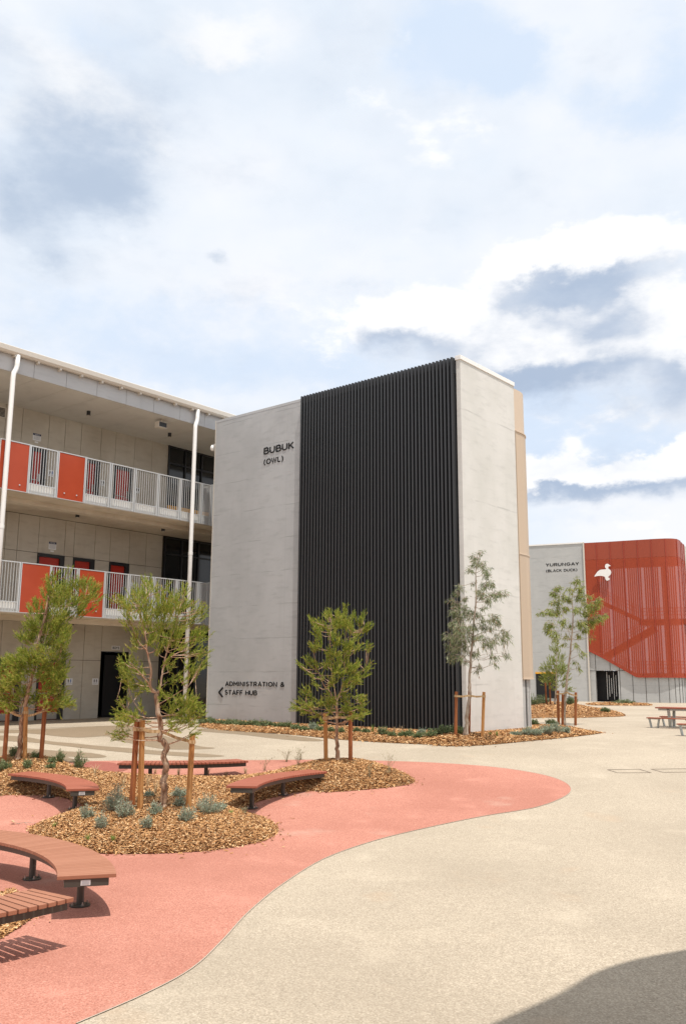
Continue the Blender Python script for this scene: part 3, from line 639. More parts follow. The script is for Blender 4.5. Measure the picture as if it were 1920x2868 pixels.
# fixtures fixed to the wing
def downlight(u,w,z):
    mb=MB();mb.tube([(u,w,z),(u,w,z-.17)],.075,14);o=mb.build('ceiling_light','blackframe',wing)
    MB().tube([(u,w,z-.171),(u,w,z-.176)],.05,14).build('lens','lamp',o)
for u in (-9.6,-4.18,-.17): downlight(u,14.3,11.78)
for u in (-9.6,-4.46,-.37): downlight(u,14.2,7.70)
for u in (-9.6,-4.26,-.3): downlight(u,14.4,3.66)
mb=MB();mb.tube([(-1.69,12.95,11.78),(-1.69,12.95,11.66)],.04,8);mb.box(-1.90,-1.48,12.86,13.12,11.42,11.66);sp_=mb.build('speaker','cream',wing,bev=.015)
MB().box(-1.87,-1.51,12.845,12.858,11.45,11.63).build('speaker_grille','blackframe',sp_)
# louvre vent
mb=MB();mb.box(-7.25,-6.69,WB-.03,WB-.002,11.2,11.62);v_=mb.build('vent','cream',wing)
mb=MB()
for i in range(7): mb.box(-7.2,-6.74,WB-.045,WB-.031,11.24+.05*i,11.27+.05*i)
mb.build('slats','joint',v_)
# security camera on the tower's left edge
sc_=thing('security_camera','white dome security camera on the left edge of the tower near its top','security camera',bl(.08,11.60,10.76),RZ)
MB().tube([(0,0.02,.12),(0,.12,.12),(0,.22,.10)],.045,10).build('bracket','white',sc_)
MB().tube([(0,.24,.13),(0,.24,.06),(0,.24,-.02),(0,.24,-.08),(0,.24,-.12)],[.06,.10,.11,.085,.03],14).build('dome','white',sc_,smooth=True)
# ------------------------------------------------------------------ lettering and signs
def _arc(cx,cy,rx,ry,a0,a1,n=10): return [(cx+rx*math.cos(R_(a0+(a1-a0)*k/n)),cy+ry*math.sin(R_(a0+(a1-a0)*k/n))) for k in range(n+1)]
GLY={'A':(.86,[[(.02,0),(.43,1),(.84,0)],[(.17,.3),(.69,.3)]]),'B':(.72,[[(0,0),(0,1)],[(0,.96),(.38,.96)]+_arc(.38,.74,.24,.22,90,-90)+[(0,.52)],[(.38,.52)]+_arc(.42,.28,.26,.24,90,-90)+[(0,.04)]]),
'C':(.80,[_arc(.46,.5,.44,.46,48,312,16)]),'D':(.82,[[(0,0),(0,1)],[(0,.96),(.3,.96)]+_arc(.32,.5,.44,.46,90,-90,14)+[(0,.04)]]),'E':(.64,[[(0,0),(0,1)],[(0,.96),(.6,.96)],[(0,.5),(.52,.5)],[(0,.04),(.6,.04)]]),
'F':(.62,[[(0,0),(0,1)],[(0,.96),(.6,.96)],[(0,.48),(.52,.48)]]),'G':(.88,[_arc(.46,.5,.44,.46,48,318,16)+[(.80,.46),(.5,.46)]]),'H':(.78,[[(0,0),(0,1)],[(.72,0),(.72,1)],[(0,.5),(.72,.5)]]),'I':(.16,[[(0,0),(0,1)]]),
'K':(.76,[[(0,0),(0,1)],[(.66,1),(.04,.40)],[(.24,.55),(.72,0)]]),'L':(.60,[[(0,0),(0,1)],[(0,.04),(.56,.04)]]),'M':(.94,[[(0,0),(0,1),(.43,.34),(.86,1),(.86,0)]]),'N':(.82,[[(0,0),(0,1),(.74,0),(.74,1)]]),
'O':(.96,[_arc(.46,.5,.46,.46,0,360,24)]),'R':(.74,[[(0,0),(0,1)],[(0,.96),(.38,.96)]+_arc(.38,.70,.26,.26,90,-90)+[(0,.44)],[(.36,.42),(.68,0)]]),
'S':(.66,[_arc(.32,.73,.27,.23,35,270,12)+_arc(.32,.27,.29,.23,90,-145,12)[1:]]),'T':(.74,[[(.35,0),(.35,1)],[(0,.96),(.70,.96)]]),'U':(.80,[[(0,1),(0,.38)]+_arc(.36,.38,.36,.34,180,360,14)+[(.72,1)]]),
'W':(1.16,[[(0,1),(.27,0),(.54,.95),(.81,0),(1.08,1)]]),'Y':(.76,[[(0,1),(.35,.42),(.70,1)],[(.35,.44),(.35,0)]]),'&':(.84,[[(.78,0),(.2,.62)]+_arc(.36,.77,.19,.19,215,-30,12)+_arc(.34,.27,.30,.26,75,330,14)+[(.78,.5)]]),
'(':(.36,[_arc(.62,.42,.60,.68,125,235,8)]),')':(.36,[_arc(-.30,.42,.60,.68,55,-55,8)]),' ':(.34,[])}
def text_mesh(body,size,depth,m,name,offset=.012):
    mb=MB();x=0;T=.105
    for ch in body:
        w,strokes=GLY[ch]
        for q in strokes:
            q=[V(p,dtype=float)+V([x,0]) for p in q];n=len(q);L_=[];R=[]
            for k in range(n):
                a=q[k]-q[max(k-1,0)];b=q[min(k+1,n-1)]-q[k]
                if k==0: a=b
                if k==n-1: b=a
                a=a/(np.linalg.norm(a)+1e-9);b=b/(np.linalg.norm(b)+1e-9)
                if n>4 and np.allclose(q[0],q[-1]) and k in (0,n-1): a=q[-1]-q[-2];a/=np.linalg.norm(a);b=q[1]-q[0];b/=np.linalg.norm(b)
                nn=V([-(a+b)[1],(a+b)[0]]);nn/=np.linalg.norm(nn)+1e-9;c=max(.5,nn@V([-a[1],a[0]]));L_.append(q[k]+nn*T/c);R.append(q[k]-nn*T/c)
            vs=[(*p,z) for z in (-.05,.05) for p in L_+R];fs=[]
            for k in range(n-1):
                fs+=[(k,k+1,n+k+1,n+k),(2*n+k,3*n+k,3*n+k+1,2*n+k+1),(k,2*n+k,2*n+k+1,k+1),(n+k,n+k+1,3*n+k+1,3*n+k)]
            fs+=[(0,n,3*n,2*n),(n-1,3*n-1,4*n-1,2*n-1)]
            mb.add(vs,fs)
        x+=w+.25
    # keep strokes inside the letter height
    me=bpy.data.meshes.new(name);me.from_pydata(mb.v,[],mb.f);me.materials.append(M[m])
    xs_=[v.co.x for v in me.vertices];ys_=[v.co.y for v in me.vertices]
    return me,(min(xs_),max(xs_),min(ys_),max(ys_))
def place_text(body,P0,dirx,nrm,width,height,depth,m,parent,name='letters',stand=.02,off=.012,rootloc=None,rootrot=0):
    me,(x0,x1,y0,y1)=text_mesh(body,1,.1,m,name,off)
    # map text plane onto wall: text x -> dirx, y -> up, z -> nrm ; fit to width x height
    for v in me.vertices:
        p=V(P0)+V(dirx)*((v.co.x-x0)/(x1-x0)*width)+V([0,0,1.])*((v.co.y-y0)/(y1-y0)*height)+V(nrm)*(stand+(v.co.z/.1+.5)*depth)
        v.co=[float(q) for q in p-V(rootloc)]
    o=bpy.data.objects.new(name,me);COL.objects.link(o);o.parent=parent;return o
def wall_text(nm,label,rows,P,dx,nrm,cat='sign',extra=None,depth=.008):
    root=thing(nm,label,cat,P)
    for (body,a,z,wd,ht,off) in rows:
        place_text(body,V(P)+V(dx)*a+V([0,0,z]),dx,nrm,wd,ht,depth,'ink',root,stand=.004,off=off,rootloc=P)
    return root
NF_=-E1
wall_text('wall_lettering','large black BUBUK (OWL) raised letters near the top of the tower wall',[('BUBUK',0,0,1.57,.30,.006),('(OWL)',.01,-.43,1.03,.27,.002)],bl(0,8.84,10.0),-E2,NF_,'lettering')
r_=wall_text('wall_lettering','black ADMINISTRATION & STAFF HUB raised letters with a left arrow low on the tower wall',[('ADMINISTRATION &',.12,.28,3.06,.215,.003),('STAFF HUB',.12,-.02,1.71,.205,.003)],bl(0,10.72,1.0),-E2,NF_,'lettering')
mb=MB();A0=bl(0,10.93,1.065);
def arm(p,q,t=.032):
    p=V(p);q=V(q);d=(q-p);d/=np.linalg.norm(d);n=np.cross(d,NF_);mb.obb((p+q)/2+NF_*.014,(q-p)/2+d*.01,n*t,NF_*.008)
arm(A0,bl(0,10.72,1.235));arm(A0,bl(0,10.72,.895));mb.build('arrow','ink',r_,off=bl(0,10.72,1.0))
# ------------------------------------------------------------------ red-screened building on the right
Y0=onz(1484,1529,11.8);Y0[2]=0;Y1=onz(1632,1521,11.8);Y1[2]=0
DY=(Y1-Y0)/np.linalg.norm(Y1-Y0);NY=V([DY[1],-DY[0],0]);NY=-NY if NY@(CAM-Y0)<0 else NY
far=thing('school_building','grey concrete building with a curved red perforated screen over its stair','building',Y0)
def fb_(mb,name,m,**k): return mb.build(name,m,far,off=Y0,**k)
def fy(d,z=0,out=0): return Y0+DY*d+NY*out+V([0,0,z])
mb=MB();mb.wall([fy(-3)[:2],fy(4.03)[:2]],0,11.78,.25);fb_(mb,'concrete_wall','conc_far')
# make sure thickness goes away from the viewer
def wall_back(path,z0,z1,th=.06):
    mb=MB();mb.wall(path,z0,z1,abs(th));return mb
mb=MB();mb.obb(fy(.5,11.83,-.10),DY*3.55,NY*.14,V([0,0,.05]));fb_(mb,'capping','white')
mb=MB();mb.obb(fy(4.04,5.9,.0),DY*.05,NY*.10,V([0,0,5.95]));fb_(mb,'edge_trim','cream')
rp0=[(18.32,66.80),(19.14,66.43),(20.02,66.03),(20.81,65.62),(21.59,65.22),(22.41,64.80),(23.25,64.42),(23.95,64.30),(24.5,64.55),(24.95,65.15),(25.35,65.95),(25.78,66.75),(26.2,67.5)]
rp0=[tuple(p) for p in cat_rom(rp0,4,False)]
def plen(p):
    L=[0]
    for a,b in zip(p[:-1],p[1:]): L.append(L[-1]+math.hypot(b[0]-a[0],b[1]-a[1]))
    return L
Lr=plen(rp0)
def rz(L):                       # lower edge of the red screen along its length
    d=L+4.09
    pts=[(4.09,3.66),(4.98,3.2),(7.4,1.76),(40,1.76)]
    return float(np.interp(d,[p[0] for p in pts],[p[1] for p in pts]))
def rat(L,out=0,z=0):
    i=min(max(int(np.searchsorted(Lr,L))-1,0),len(Lr)-2);t=(L-Lr[i])/(Lr[i+1]-Lr[i]);a=V(rp0[i]);b=V(rp0[i+1]);p=a+(b-a)*t;tt=(b-a)/np.linalg.norm(b-a);n=V([tt[1],-tt[0]])
    return V([*(p+n*out),z])
fb_(MB().wall(rp0,10.5,11.8,.08),'red_fascia','redtop')
fb_(MB().wall(rp0,[rz(l) for l in Lr],[10.49]*len(rp0),.012),'red_screen','screen')
mb=MB()
LE=Lr[-1]
for i in range(12):
    l=.9+.98*i
    if l>LE-.1: break
    a=rat(l,.02);t=rat(l+.02,.02)-a;t/=np.linalg.norm(t);z0=rz(l)
    mb.obb(a+V([0,0,(z0+11.8)/2]),t*.035 if False else t*.03,np.cross(t,V([0,0,1]))*.012,V([0,0,(11.8-z0)/2]))
for l0,l1 in zip(np.arange(0,LE-.2,.25),np.arange(.25,LE,.25)):
    a=rat(l0,.012,rz(l0));b=rat(l1,.012,rz(l1));t=(b-a);L=np.linalg.norm(t);t/=L
    for z,th in ((.05,.05),):
        mb.obb((a+b)/2+V([0,0,z]),t*L/2,np.cross(t,V([0,0,1]))*.012,V([0,0,th]))
fb_(mb,'screen_seam','redseam')
# lower wall of pale panels, set back, with a dark open doorway
lp=[tuple(rat(l,-.16)[:2]) for l in np.linspace(0,LE,46)];Ll=plen(lp)
mb=MB();jm=MB()
def lwall(l0,l1,z0=None,z1f=None):
    n=max(2,int((l1-l0)/.25)+1);ls=np.linspace(l0,l1,n)
    mb.wall([tuple(rat(l,-.16)[:2]) for l in ls],[0 if z0 is None else z0]*n,[rz(l)+.25 for l in ls],.1)
lwall(0,.43);lwall(.43,1.97,2.25);lwall(1.97,LE)
fb_(mb,'lower_wall','conc_far')
for l in [.42,1.45,2.1,3.0,3.9,4.8,5.5,5.95,6.3,6.65,7.0,7.35,7.7,8.05,8.4,8.75,9.1,9.45,9.8]:
    if l>LE: break
    a=rat(l,-.148);z0=2.27 if .43<l<1.97 else 0;t=rat(l+.02,-.148)-a;t/=np.linalg.norm(t);z1=rz(l)+.1
    jm.obb(a+V([0,0,(z0+z1)/2]),t*.014,np.cross(t,V([0,0,1]))*.006,V([0,0,(z1-z0)/2]))
for l0,l1 in ((0,.43),(1.97,2.6)):
    a=rat(l0,-.148,2.25);b=rat(l1,-.148,2.25);jm.obb((a+b)/2,(b-a)/2,V([0,0,.012]),NY*.006)
fb_(jm,'panel_joint','joint')
# interior of the stair
def inn(L,depth): return rat(L,-depth)
mb=MB();ls=np.linspace(.1,8.6,2)
bk=[(fy(4.1+0)[:2]-NY[:2]*3.4),(fy(4.1+6.8)[:2]-NY[:2]*3.4)]
bd=V([*(bk[1]-bk[0]),0]);bL=np.linalg.norm(bd);bd/=bL;bn=V([bd[1],-bd[0],0])
i=0;x=.5
while x<bL:
    if i%7==5: x+=.16
    mb.obb(V([*bk[0],0])+bd*x+V([0,0,6.2]),bd*.048,bn*.05,V([0,0,4.2]));x+=.155;i+=1
fb_(mb,'back_slats','darkred')
mb=MB();mb.obb(V([*bk[0],0])+bd*bL/2+V([0,0,10.9]),bd*bL/2,bn*.08,V([0,0,.75]));mb.obb(V([*bk[0],0])+bd*bL/2+V([0,0,1.0]),bd*bL/2,bn*.08,V([0,0,1.0]))
mb.obb(fy(4.12,6,-1.9),DY*.06,NY*1.7,V([0,0,5.6]));
mb.obb(V([*bk[0],0])+bd*.25+V([0,0,6.2]),bd*.25,bn*.06,V([0,0,4.4]))
fb_(mb,'stair_shell','darkred')
def flight(d0,z0,d1,z1,dep,th=.30,wd=.65,nm='stair_flight'):
    a=fy(d0,z0,-dep);b=fy(d1,z1,-dep);t=b-a;L=np.linalg.norm(t);t/=L;up=np.cross(NY,t);up=up if up[2]>0 else -up
    mb=MB();mb.obb((a+b)/2,t*L/2,NY*wd,up*th/2)
    o=fb_(mb,nm,'redtop')
    mb=MB()
    for hh in (.55,.8,1.05): mb.obb((a+b)/2+V([0,0,hh]),t*L/2,NY*.02,V([0,0,.018]))
    for s in np.arange(0,L,.12 if abs(z1-z0)<.1 else .3):
        mb.obb(a+t*s+V([0,0,.5]),DY*.012,NY*.012,V([0,0,.55]))
    q=mb.build('handrail','redtop',o,off=Y0)
flight(4.6,7.55,7.7,5.95,1.0);flight(7.7,5.8,11.0,5.8,1.6,.4,.7);flight(8.7,5.4,4.7,3.1,2.2,.45);flight(7.0,1.9,11.0,1.9,1.6,.35,.8);flight(4.4,3.2,7.0,1.9,.9,.3)
mb=MB()
for d in (9.6,):
    mb.obb(fy(d,6,-1.8),DY*.14,NY*.14,V([0,0,4.4]))
fb_(mb,'column','darkred')
# roof, side wall and body behind
mb=MB();mb.obb(fy(3.2,11.45,-4.4),DY*5.8,NY*4.0,V([0,0,.15]));mb.obb(fy(.4,5.6,-5),DY*3.4,NY*4.4,V([0,0,5.6]));
fb_(mb,'building_body','conc_far')
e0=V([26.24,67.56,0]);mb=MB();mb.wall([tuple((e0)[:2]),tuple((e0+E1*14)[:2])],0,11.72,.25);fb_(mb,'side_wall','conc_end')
mb=MB();a=fy(.85,1.1,.02);mb.obb(a,DY*.75,NY*.02,V([0,0,.9]));fb_(mb,'low_window','black')
mb=MB();mb.obb(fy(.85,2.06,.03),DY*.78,NY*.03,V([0,0,.06]));fb_(mb,'window_trim','yellow')
mb=MB();mb.obb(fy(5.4,1.12,-.9),DY*1.1,NY*.05,V([0,0,1.12]));fb_(mb,'doorway_void','black')
mb=MB()
for i in range(5): mb.obb(fy(5.2+.16*i,1.15,-.7),DY*.016,NY*.02,V([0,0,1.0-.22*(i%3)]))
fb_(mb,'doorway_slats','lightslat')
wall_text('wall_lettering','black YURUNGAY (BLACK DUCK) raised letters on the far grey wall',[('YURUNGAY',0,0,2.5,.30,.008),('(BLACK DUCK)',0,-.44,2.36,.26,.004)],fy(1.14,10.1,.0),DY,NY,'lettering')
duck=[(4.76,9.2),(4.89,9.39),(5.01,9.55),(5.23,9.68),(5.55,9.7),(5.65,9.74),(5.57,9.84),(5.58,9.99),(5.65,10.09),(5.78,10.11),(5.86,10.05),(5.98,9.94),(5.83,9.9),(5.8,9.76),(5.94,9.63),(5.99,9.46),(5.94,9.3),(5.81,9.18),(5.75,9.09),(5.85,9.03),(5.85,8.92),(5.77,8.88),(5.65,8.85),(5.56,8.96),(5.53,9.12),(5.44,9.18),(5.21,9.23),(4.97,9.22)]
mb=MB();n=len(duck);pp=cat_rom([V(p) for p in duck],3);n=len(pp);oo=.12
base=fy(0,0,0)
def dk(p,out):
    return base+DY*p[0]+NY*out+V([0,0,p[1]])
mb.add([dk(p,.16) for p in pp]+[dk(p,.22) for p in pp],[tuple(range(n)),tuple(range(n,2*n))[::-1]]+[(i,(i+1)%n,n+(i+1)%n,n+i) for i in range(n)])
o=mb.build('duck_emblem','white',off=dk((5.4,9.4),.16));o.location=[float(q) for q in dk((5.4,9.4),.16)];tag(o,'white metal duck silhouette mounted on the red screen','emblem')
# ------------------------------------------------------------------ building behind the viewer that shades the lower right corner
s_h=V([sh[0],sh[1],0]);hh=9.2
offv=s_h*hh/math.tan(EL)
edge=[at(x,y)+offv for x,y in [(1374,2868),(1560,2784),(1661,2725),(1778,2687),(1920,2659)]]
pe=[tuple(q[:2]) for q in cat_rom([q[:2] for q in edge],5,False)]
d0=V(edge[0][:2])-V(edge[1][:2]);d1=V(edge[-1][:2])-V(edge[-2][:2])
poly=[tuple(V(pe[0])+d0*1.6+V([-.1,-.5])),tuple(V(pe[0])+d0*.6)]+pe+[tuple(V(pe[-1])+d1*1.5),tuple(V(pe[-1])+V([14,2.]))]+[(18,-14),(float(pe[0][0])-1.2,-14)]
beh=thing('school_building','building behind the photographer, seen only by its curved shadow in the lower right corner','building',(poly[0][0],poly[0][1],0))
MB().prism(poly,7.6,8.3).build('roof','fascia',beh,off=(poly[0][0],poly[0][1],0))
cxy=V([sum(p[0] for p in poly)/len(poly),sum(p[1] for p in poly)/len(poly)])
MB().prism([tuple(cxy+(V(p)-cxy)*.8) for p in poly],-1,7.6).build('wall','conc',beh,off=(poly[0][0],poly[0][1],0))
# ------------------------------------------------------------------ small signs on the wing wall
def wsign(label,u0,u1,z0,z1,kind):
    root=thing('wall_sign',label,'sign',bl((u0+u1)/2,WB,(z0+z1)/2),RZ)
    a=(u1-u0)/2;b=(z1-z0)/2
    MB().box(-a,a,-.018,-.003,-b,b).build('sign_board','whitesign',root)
    if kind=='notice':
        MB().box(-a,a,-.022,-.0185,b*.45,b).build('header','navy',root)
        mb=MB()
        for i in range(4): mb.box(-a*.8,a*.8,-.021,-.0185,b*(.22-.28*i)-.006,b*(.22-.28*i)+.006)
        mb.build('lines','grey_ink',root)
        MB().box(-.075,.075,-.018,-.003,-b-.09,-b-.03).build('lower_plate','whitesign',root)
        me,(x0,x1,y0,y1)=text_mesh('NOTICE',1,.1,'whitesign','letters',.01)
        for v in me.vertices: v.co=(-a*.62+(v.co.x-x0)/(x1-x0)*a*1.24,-.024-(v.co.z/.1+.5)*.002,b*.58+(v.co.y-y0)/(y1-y0)*b*.3)
        o=bpy.data.objects.new('letters',me);COL.objects.link(o);o.parent=root
    elif kind=='boys':
        me,(x0,x1,y0,y1)=text_mesh('BOYS',1,.1,'ink','letters',.015)
        for v in me.vertices: v.co=(-a*.8+(v.co.x-x0)/(x1-x0)*a*1.6,-.02-(v.co.z/.1+.5)*.004,-b*.65+(v.co.y-y0)/(y1-y0)*b*1.3)
        o=bpy.data.objects.new('letters',me);COL.objects.link(o);o.parent=root
    else:
        for dx,m in ((-.05,'ink'),(.05,'bluesign' if kind=='blue' else 'ink')):
            mb=MB();mb.box(dx-.022,dx+.022,-.022,-.0185,b*.02,b*.42);mb.box(dx-.012,dx+.012,-.022,-.0185,-b*.3,b*.0);mb.tube([(dx,-.0185,b*.58),(dx,-.022,b*.58)],.018,10);mb.build('pictogram',m,root)
        MB().box(-a*.8,a*.8,-.021,-.0185,-b*.62,-b*.55).build('rule','grey_ink',root)
wsign('white notice with dark blue header above the upper gallery doors',-5.51,-5.17,10.62,10.9,'notice')
wsign('white notice with dark blue header above the middle gallery doors',-4.51,-4.18,6.46,6.76,'notice')
wsign('white notice on the ground floor wall behind the left tree',-4.35,-4.0,2.62,2.86,'notice')
wsign('small white BOYS sign above the dark ground floor entry',-1.34,-.94,2.70,2.86,'boys')
wsign('white restroom sign with two black figures beside the dark entry',-2.18,-1.90,1.30,1.55,'bw')
wsign('white and blue restroom sign right of the ground floor red door',-3.36,-3.08,1.30,1.55,'blue')
wsign('white and blue restroom sign beside the upper gallery door behind the railing',-4.74,-4.50,9.32,9.58,'blue')
wsign('small grey sign right of the second upper gallery door',-2.34,-2.10,9.36,9.6,'bw')
wsign('small sign right of the third upper gallery door, behind the bars',-.55,-.35,9.34,9.58,'bw')
wsign('small sign right of the third middle gallery door, behind the bars',-.55,-.35,5.24,5.5,'blue')
# ------------------------------------------------------------------ picnic sets
PX=-E2;PY=E1
def picnic(T,label_t,label_n,label_f,table=True,farb=True):
    T=V(T);T[2]=0;rz_=math.atan2(PX[1],PX[0])
    def slab(mb,x0,x1,y0,y1,z,th,nb):
        w=(y1-y0)/nb
        for i in range(nb): mb.box(x0,x1,y0+w*i+.006,y0+w*(i+1)-.006,z-th,z)
    if table:
        t=thing('picnic_table',label_t,'picnic table',T,rz_)
        mb=MB();slab(mb,.12,2.0,-.38,.38,.69,.045,5);mb.build('tabletop','slatred',t)
        mb=MB();mb.box(.2,1.8,-.3,-.25,.58,.64);mb.box(.2,1.8,.25,.3,.58,.64)
        for x in (.55,1.45): mb.box(x-.05,x+.05,-.3,.3,.60,.643)
        mb.build('frame','tablegrey',t)
        for x in (.55,1.45):
            for sgn in (-1,1):
                q=MB();q.obb((x,sgn*.22,.30),(.045,0,0),(0,.03,0),(0,sgn*.05,.30));q.build('leg','tablegrey',t)
            MB().box(x-.03,x+.03,-.24,.24,.28,.33).build('brace','tablegrey',t)
    for sgn,lab,x0 in ((-1,label_n,-.02),(1,label_f,-.1)):
        if sgn>0 and not farb: continue
        p=T+PX*x0+PY*sgn*.72
        b=thing('picnic_bench',lab,'bench',p,rz_)
        mb=MB();slab(mb,0,1.9,-.15,.15,.35,.035,2);mb.build('seat','slatred',b)
        for x in (.22,1.5):
            for s2 in (-1,1):
                q=MB();q.obb((x+s2*.14,0,.16),(.024,0,0),(0,.045,0),(s2*.03,0,.155));q.build('leg','tablegrey',b)
            MB().box(x-.2,x+.2,-.05,.05,.285,.314).build('crossbar','tablegrey',b)
T1=onz(1834,1979.5,.69)
picnic(T1,'picnic table with red slatted top and grey splayed legs at the right edge','long red slatted picnic bench on grey legs on the near side of the picnic table','red slatted picnic bench on the far side of the picnic table')
T2_=onz(1897,2026,.35)+PX*.02+PY*.72
picnic(T2_,'','nearest picnic bench, only its end in view at the right photo edge','',table=False,farb=False)
# ------------------------------------------------------------------ curved slatted seats
def seat(c,Rm,hw,a0,a1,zt,legs,label,m='slat',pitch=.082,gap=.012,sticker=None,group='curved slatted seats'):
    c=V([*c,0.]);a0,a1=R_(a0),R_(a1);am=(a0+a1)/2;root=c+V([math.cos(am)*Rm,math.sin(am)*Rm,0]);root[2]=g(root[1])
    t=thing('curved_bench',label,'bench',root,0,group)
    n=int(round(abs(a1-a0)*(Rm)/pitch));mb=MB();da=(a1-a0)/n
    for i in range(n):
        a=a0+da*(i+.5);r=V([math.cos(a),math.sin(a),0]);q=V([-r[1],r[0],0])
        def P(rad,s,z): return c+r*rad+q*s*(abs(da)/2*rad-gap/2)+V([0,0,z])
        vs=[P(Rm-hw,-1,zt-.04),P(Rm-hw,1,zt-.04),P(Rm+hw,1,zt-.04),P(Rm+hw,-1,zt-.04),P(Rm-hw,-1,zt),P(Rm-hw,1,zt),P(Rm+hw,1,zt),P(Rm+hw,-1,zt)]
        mb.add(vs,[(0,3,2,1),(4,5,6,7),(0,1,5,4),(1,2,6,5),(2,3,7,6),(3,0,4,7)])
    mb.build('seat',m,t,off=root,bev=.004)
    mb=MB();N=24;ea=.03/Rm*(1 if a1>a0 else -1)
    for rr in (Rm-hw+.10,Rm+hw-.10):
        for i in range(N):
            b0=a0+ea+(a1-a0-2*ea)*i/N;b1=a0+ea+(a1-a0-2*ea)*(i+1)/N
            P=[];
            for z in (zt-.12,zt-.041):
                for b in (b0,b1):
                    for d in (-.025,.025): P.append(c+V([math.cos(b)*(rr+d),math.sin(b)*(rr+d),z]))
            mb.add(P,[(0,1,3,2),(4,6,7,5),(0,4,5,1),(2,3,7,6),(0,2,6,4),(1,5,7,3)])
    for b in (a0+ea*1.6,a1-ea*1.6)+tuple(R_(l) for l in legs):
        r=V([math.cos(b),math.sin(b),0]);q=V([-r[1],r[0],0]);mb.obb(c+r*Rm+V([0,0,zt-.081]),r*(hw-.075),q*.03,V([0,0,.0385]))
    mb.build('frame','bframe',t,off=root)
    for l in legs:
        b=R_(l);p=c+V([math.cos(b)*Rm,math.sin(b)*Rm,0]);zg=zbed(p[0],p[1]);zg=g(p[1])+.006
        lg=MB().tube([(*p[:2],zt-.122),(*p[:2],zg)],.042,16).build('leg','bframe',t,smooth=False,off=root)
        bp=MB().tube([(*p[:2],zg),(*p[:2],zg+.014)],.115,24).build('base_plate','bframe',lg,off=root)
        mb=MB()
        for k in range(4):
            x=p[0]+.085*math.cos(.6+k*math.pi/2);y=p[1]+.085*math.sin(.6+k*math.pi/2);mb.tube([(x,y,zg+.014),(x,y,zg+.05)],.009,6);mb.tube([(x,y,zg+.015),(x,y,zg+.028)],.016,6)
        mb.build('bolts','bolt',lg,off=root)
    if sticker:
        b=R_(sticker[0]);s=sticker[1];r=V([math.cos(b),math.sin(b),0]);q=V([-r[1],r[0],0])*s
        pc=c+r*(Rm-.02)+q*.034+V([0,0,zt-.08])
        b=a0+ea*1.6 if abs(sticker[0]-math.degrees(a0))<3 else a1-ea*1.6
        r=V([math.cos(b),math.sin(b),0]);q=V([-r[1],r[0],0])*s;pc=c+r*(Rm-.01)+q*.032+V([0,0,zt-.08])
        st=MB().obb(pc,r*.05,q*.0015,V([0,0,.027])).build('sticker','sticker',t,off=root)
        mb=MB()
        for k in range(4): mb.obb(pc+q*.0022+V([0,0,.017-.011*k]),r*.04,q*.0006,V([0,0,.0018]))
        mb.build('print','grey_ink',st,off=root)
    return t
seat((-6.51,8.97),3.95,.305,15.5,72,-.44,[25,49,66],'largest curved seat, in the left foreground, with fine terracotta slats and a white sticker',sticker=(15.5,-1))
seat((-6.11,11.43),4.0,.31,-34,-82,-.43,[-50,-72],'seat end at the left photo edge, nearest the camera, with wide gaps between slats',pitch=.092,gap=.02)
seat((-8.26,14.70),4.0,.27,15,62,-.24,[30,48],'curved brick red seat at the left before the leftmost staked tree',m='slatred',sticker=(15,-1))
seat((2.26,15.87),4.0,.27,133,177,-.22,[166,148],'curved brick red seat right of the crooked tree, beside the red path',m='slatred')
eL=onz(339,2134,-.14)[:2];eR=onz(680,2128,-.14)[:2];em=(eL+eR)/2;ch=(eR-eL);cl=np.linalg.norm(ch);nn=V([-ch[1],ch[0]])/cl;Re=4.0
ec=em+nn*math.sqrt(Re*Re-cl*cl/4);ang=lambda p:math.degrees(math.atan2(p[1]-ec[1],p[0]-ec[0]))
seat(ec,Re,.27,ang(eL),ang(eR),-.14,[ang(eL)+9,ang(eR)-12],'farthest curved seat, seen side on behind the middle tree stakes',m='slatred')
# ------------------------------------------------------------------ trees
def leafmesh(name,P,D,L,Wd,N,m,parent,off):
    """P base points, D directions, L lengths, Wd widths, N side normals -> leaf diamonds"""
    P=np.array(P);D=np.array(D);D/=np.linalg.norm(D,axis=1)[:,None]+1e-9;N=np.array(N)
    S=np.cross(D,N);S/=np.linalg.norm(S,axis=1)[:,None]+1e-9
    L=np.array(L)[:,None];Wd=np.array(Wd)[:,None];P=P-V(off)
    bend=np.cross(S,D)*L*.08
    v=np.stack([P,P+D*L*.45+S*Wd+bend,P+D*L,P+D*L*.45-S*Wd+bend],1).reshape(-1,3)
    n=len(P);me=bpy.data.meshes.new(name);me.vertices.add(4*n);me.vertices.foreach_set('co',v.astype('f4').ravel())
    me.loops.add(4*n);me.loops.foreach_set('vertex_index',np.arange(4*n,dtype='i4'));me.polygons.add(n)
    me.polygons.foreach_set('loop_start',np.arange(0,4*n,4,dtype='i4'));me.polygons.foreach_set('loop_total',np.full(n,4,'i4'))
    me.update();me.materials.append(M[m]);o=bpy.data.objects.new(name,me);COL.objects.link(o);o.parent=parent;return o
def hit(x,y):
    d=ray(x,y);a=at(x,y,.75);b=at(x,y,-.05);ta=(a-CAM)@d/(d@d);tb_=(b-CAM)@d/(d@d)
    for k in range(141):
        t=ta+(tb_-ta)*k/140;p=CAM+d*t
        if p[2]<=zbed(p[0],p[1])+.004: break
    p[2]=zbed(p[0],p[1]);return p
def rnd(n=1): return rng.normal(size=(n,3))
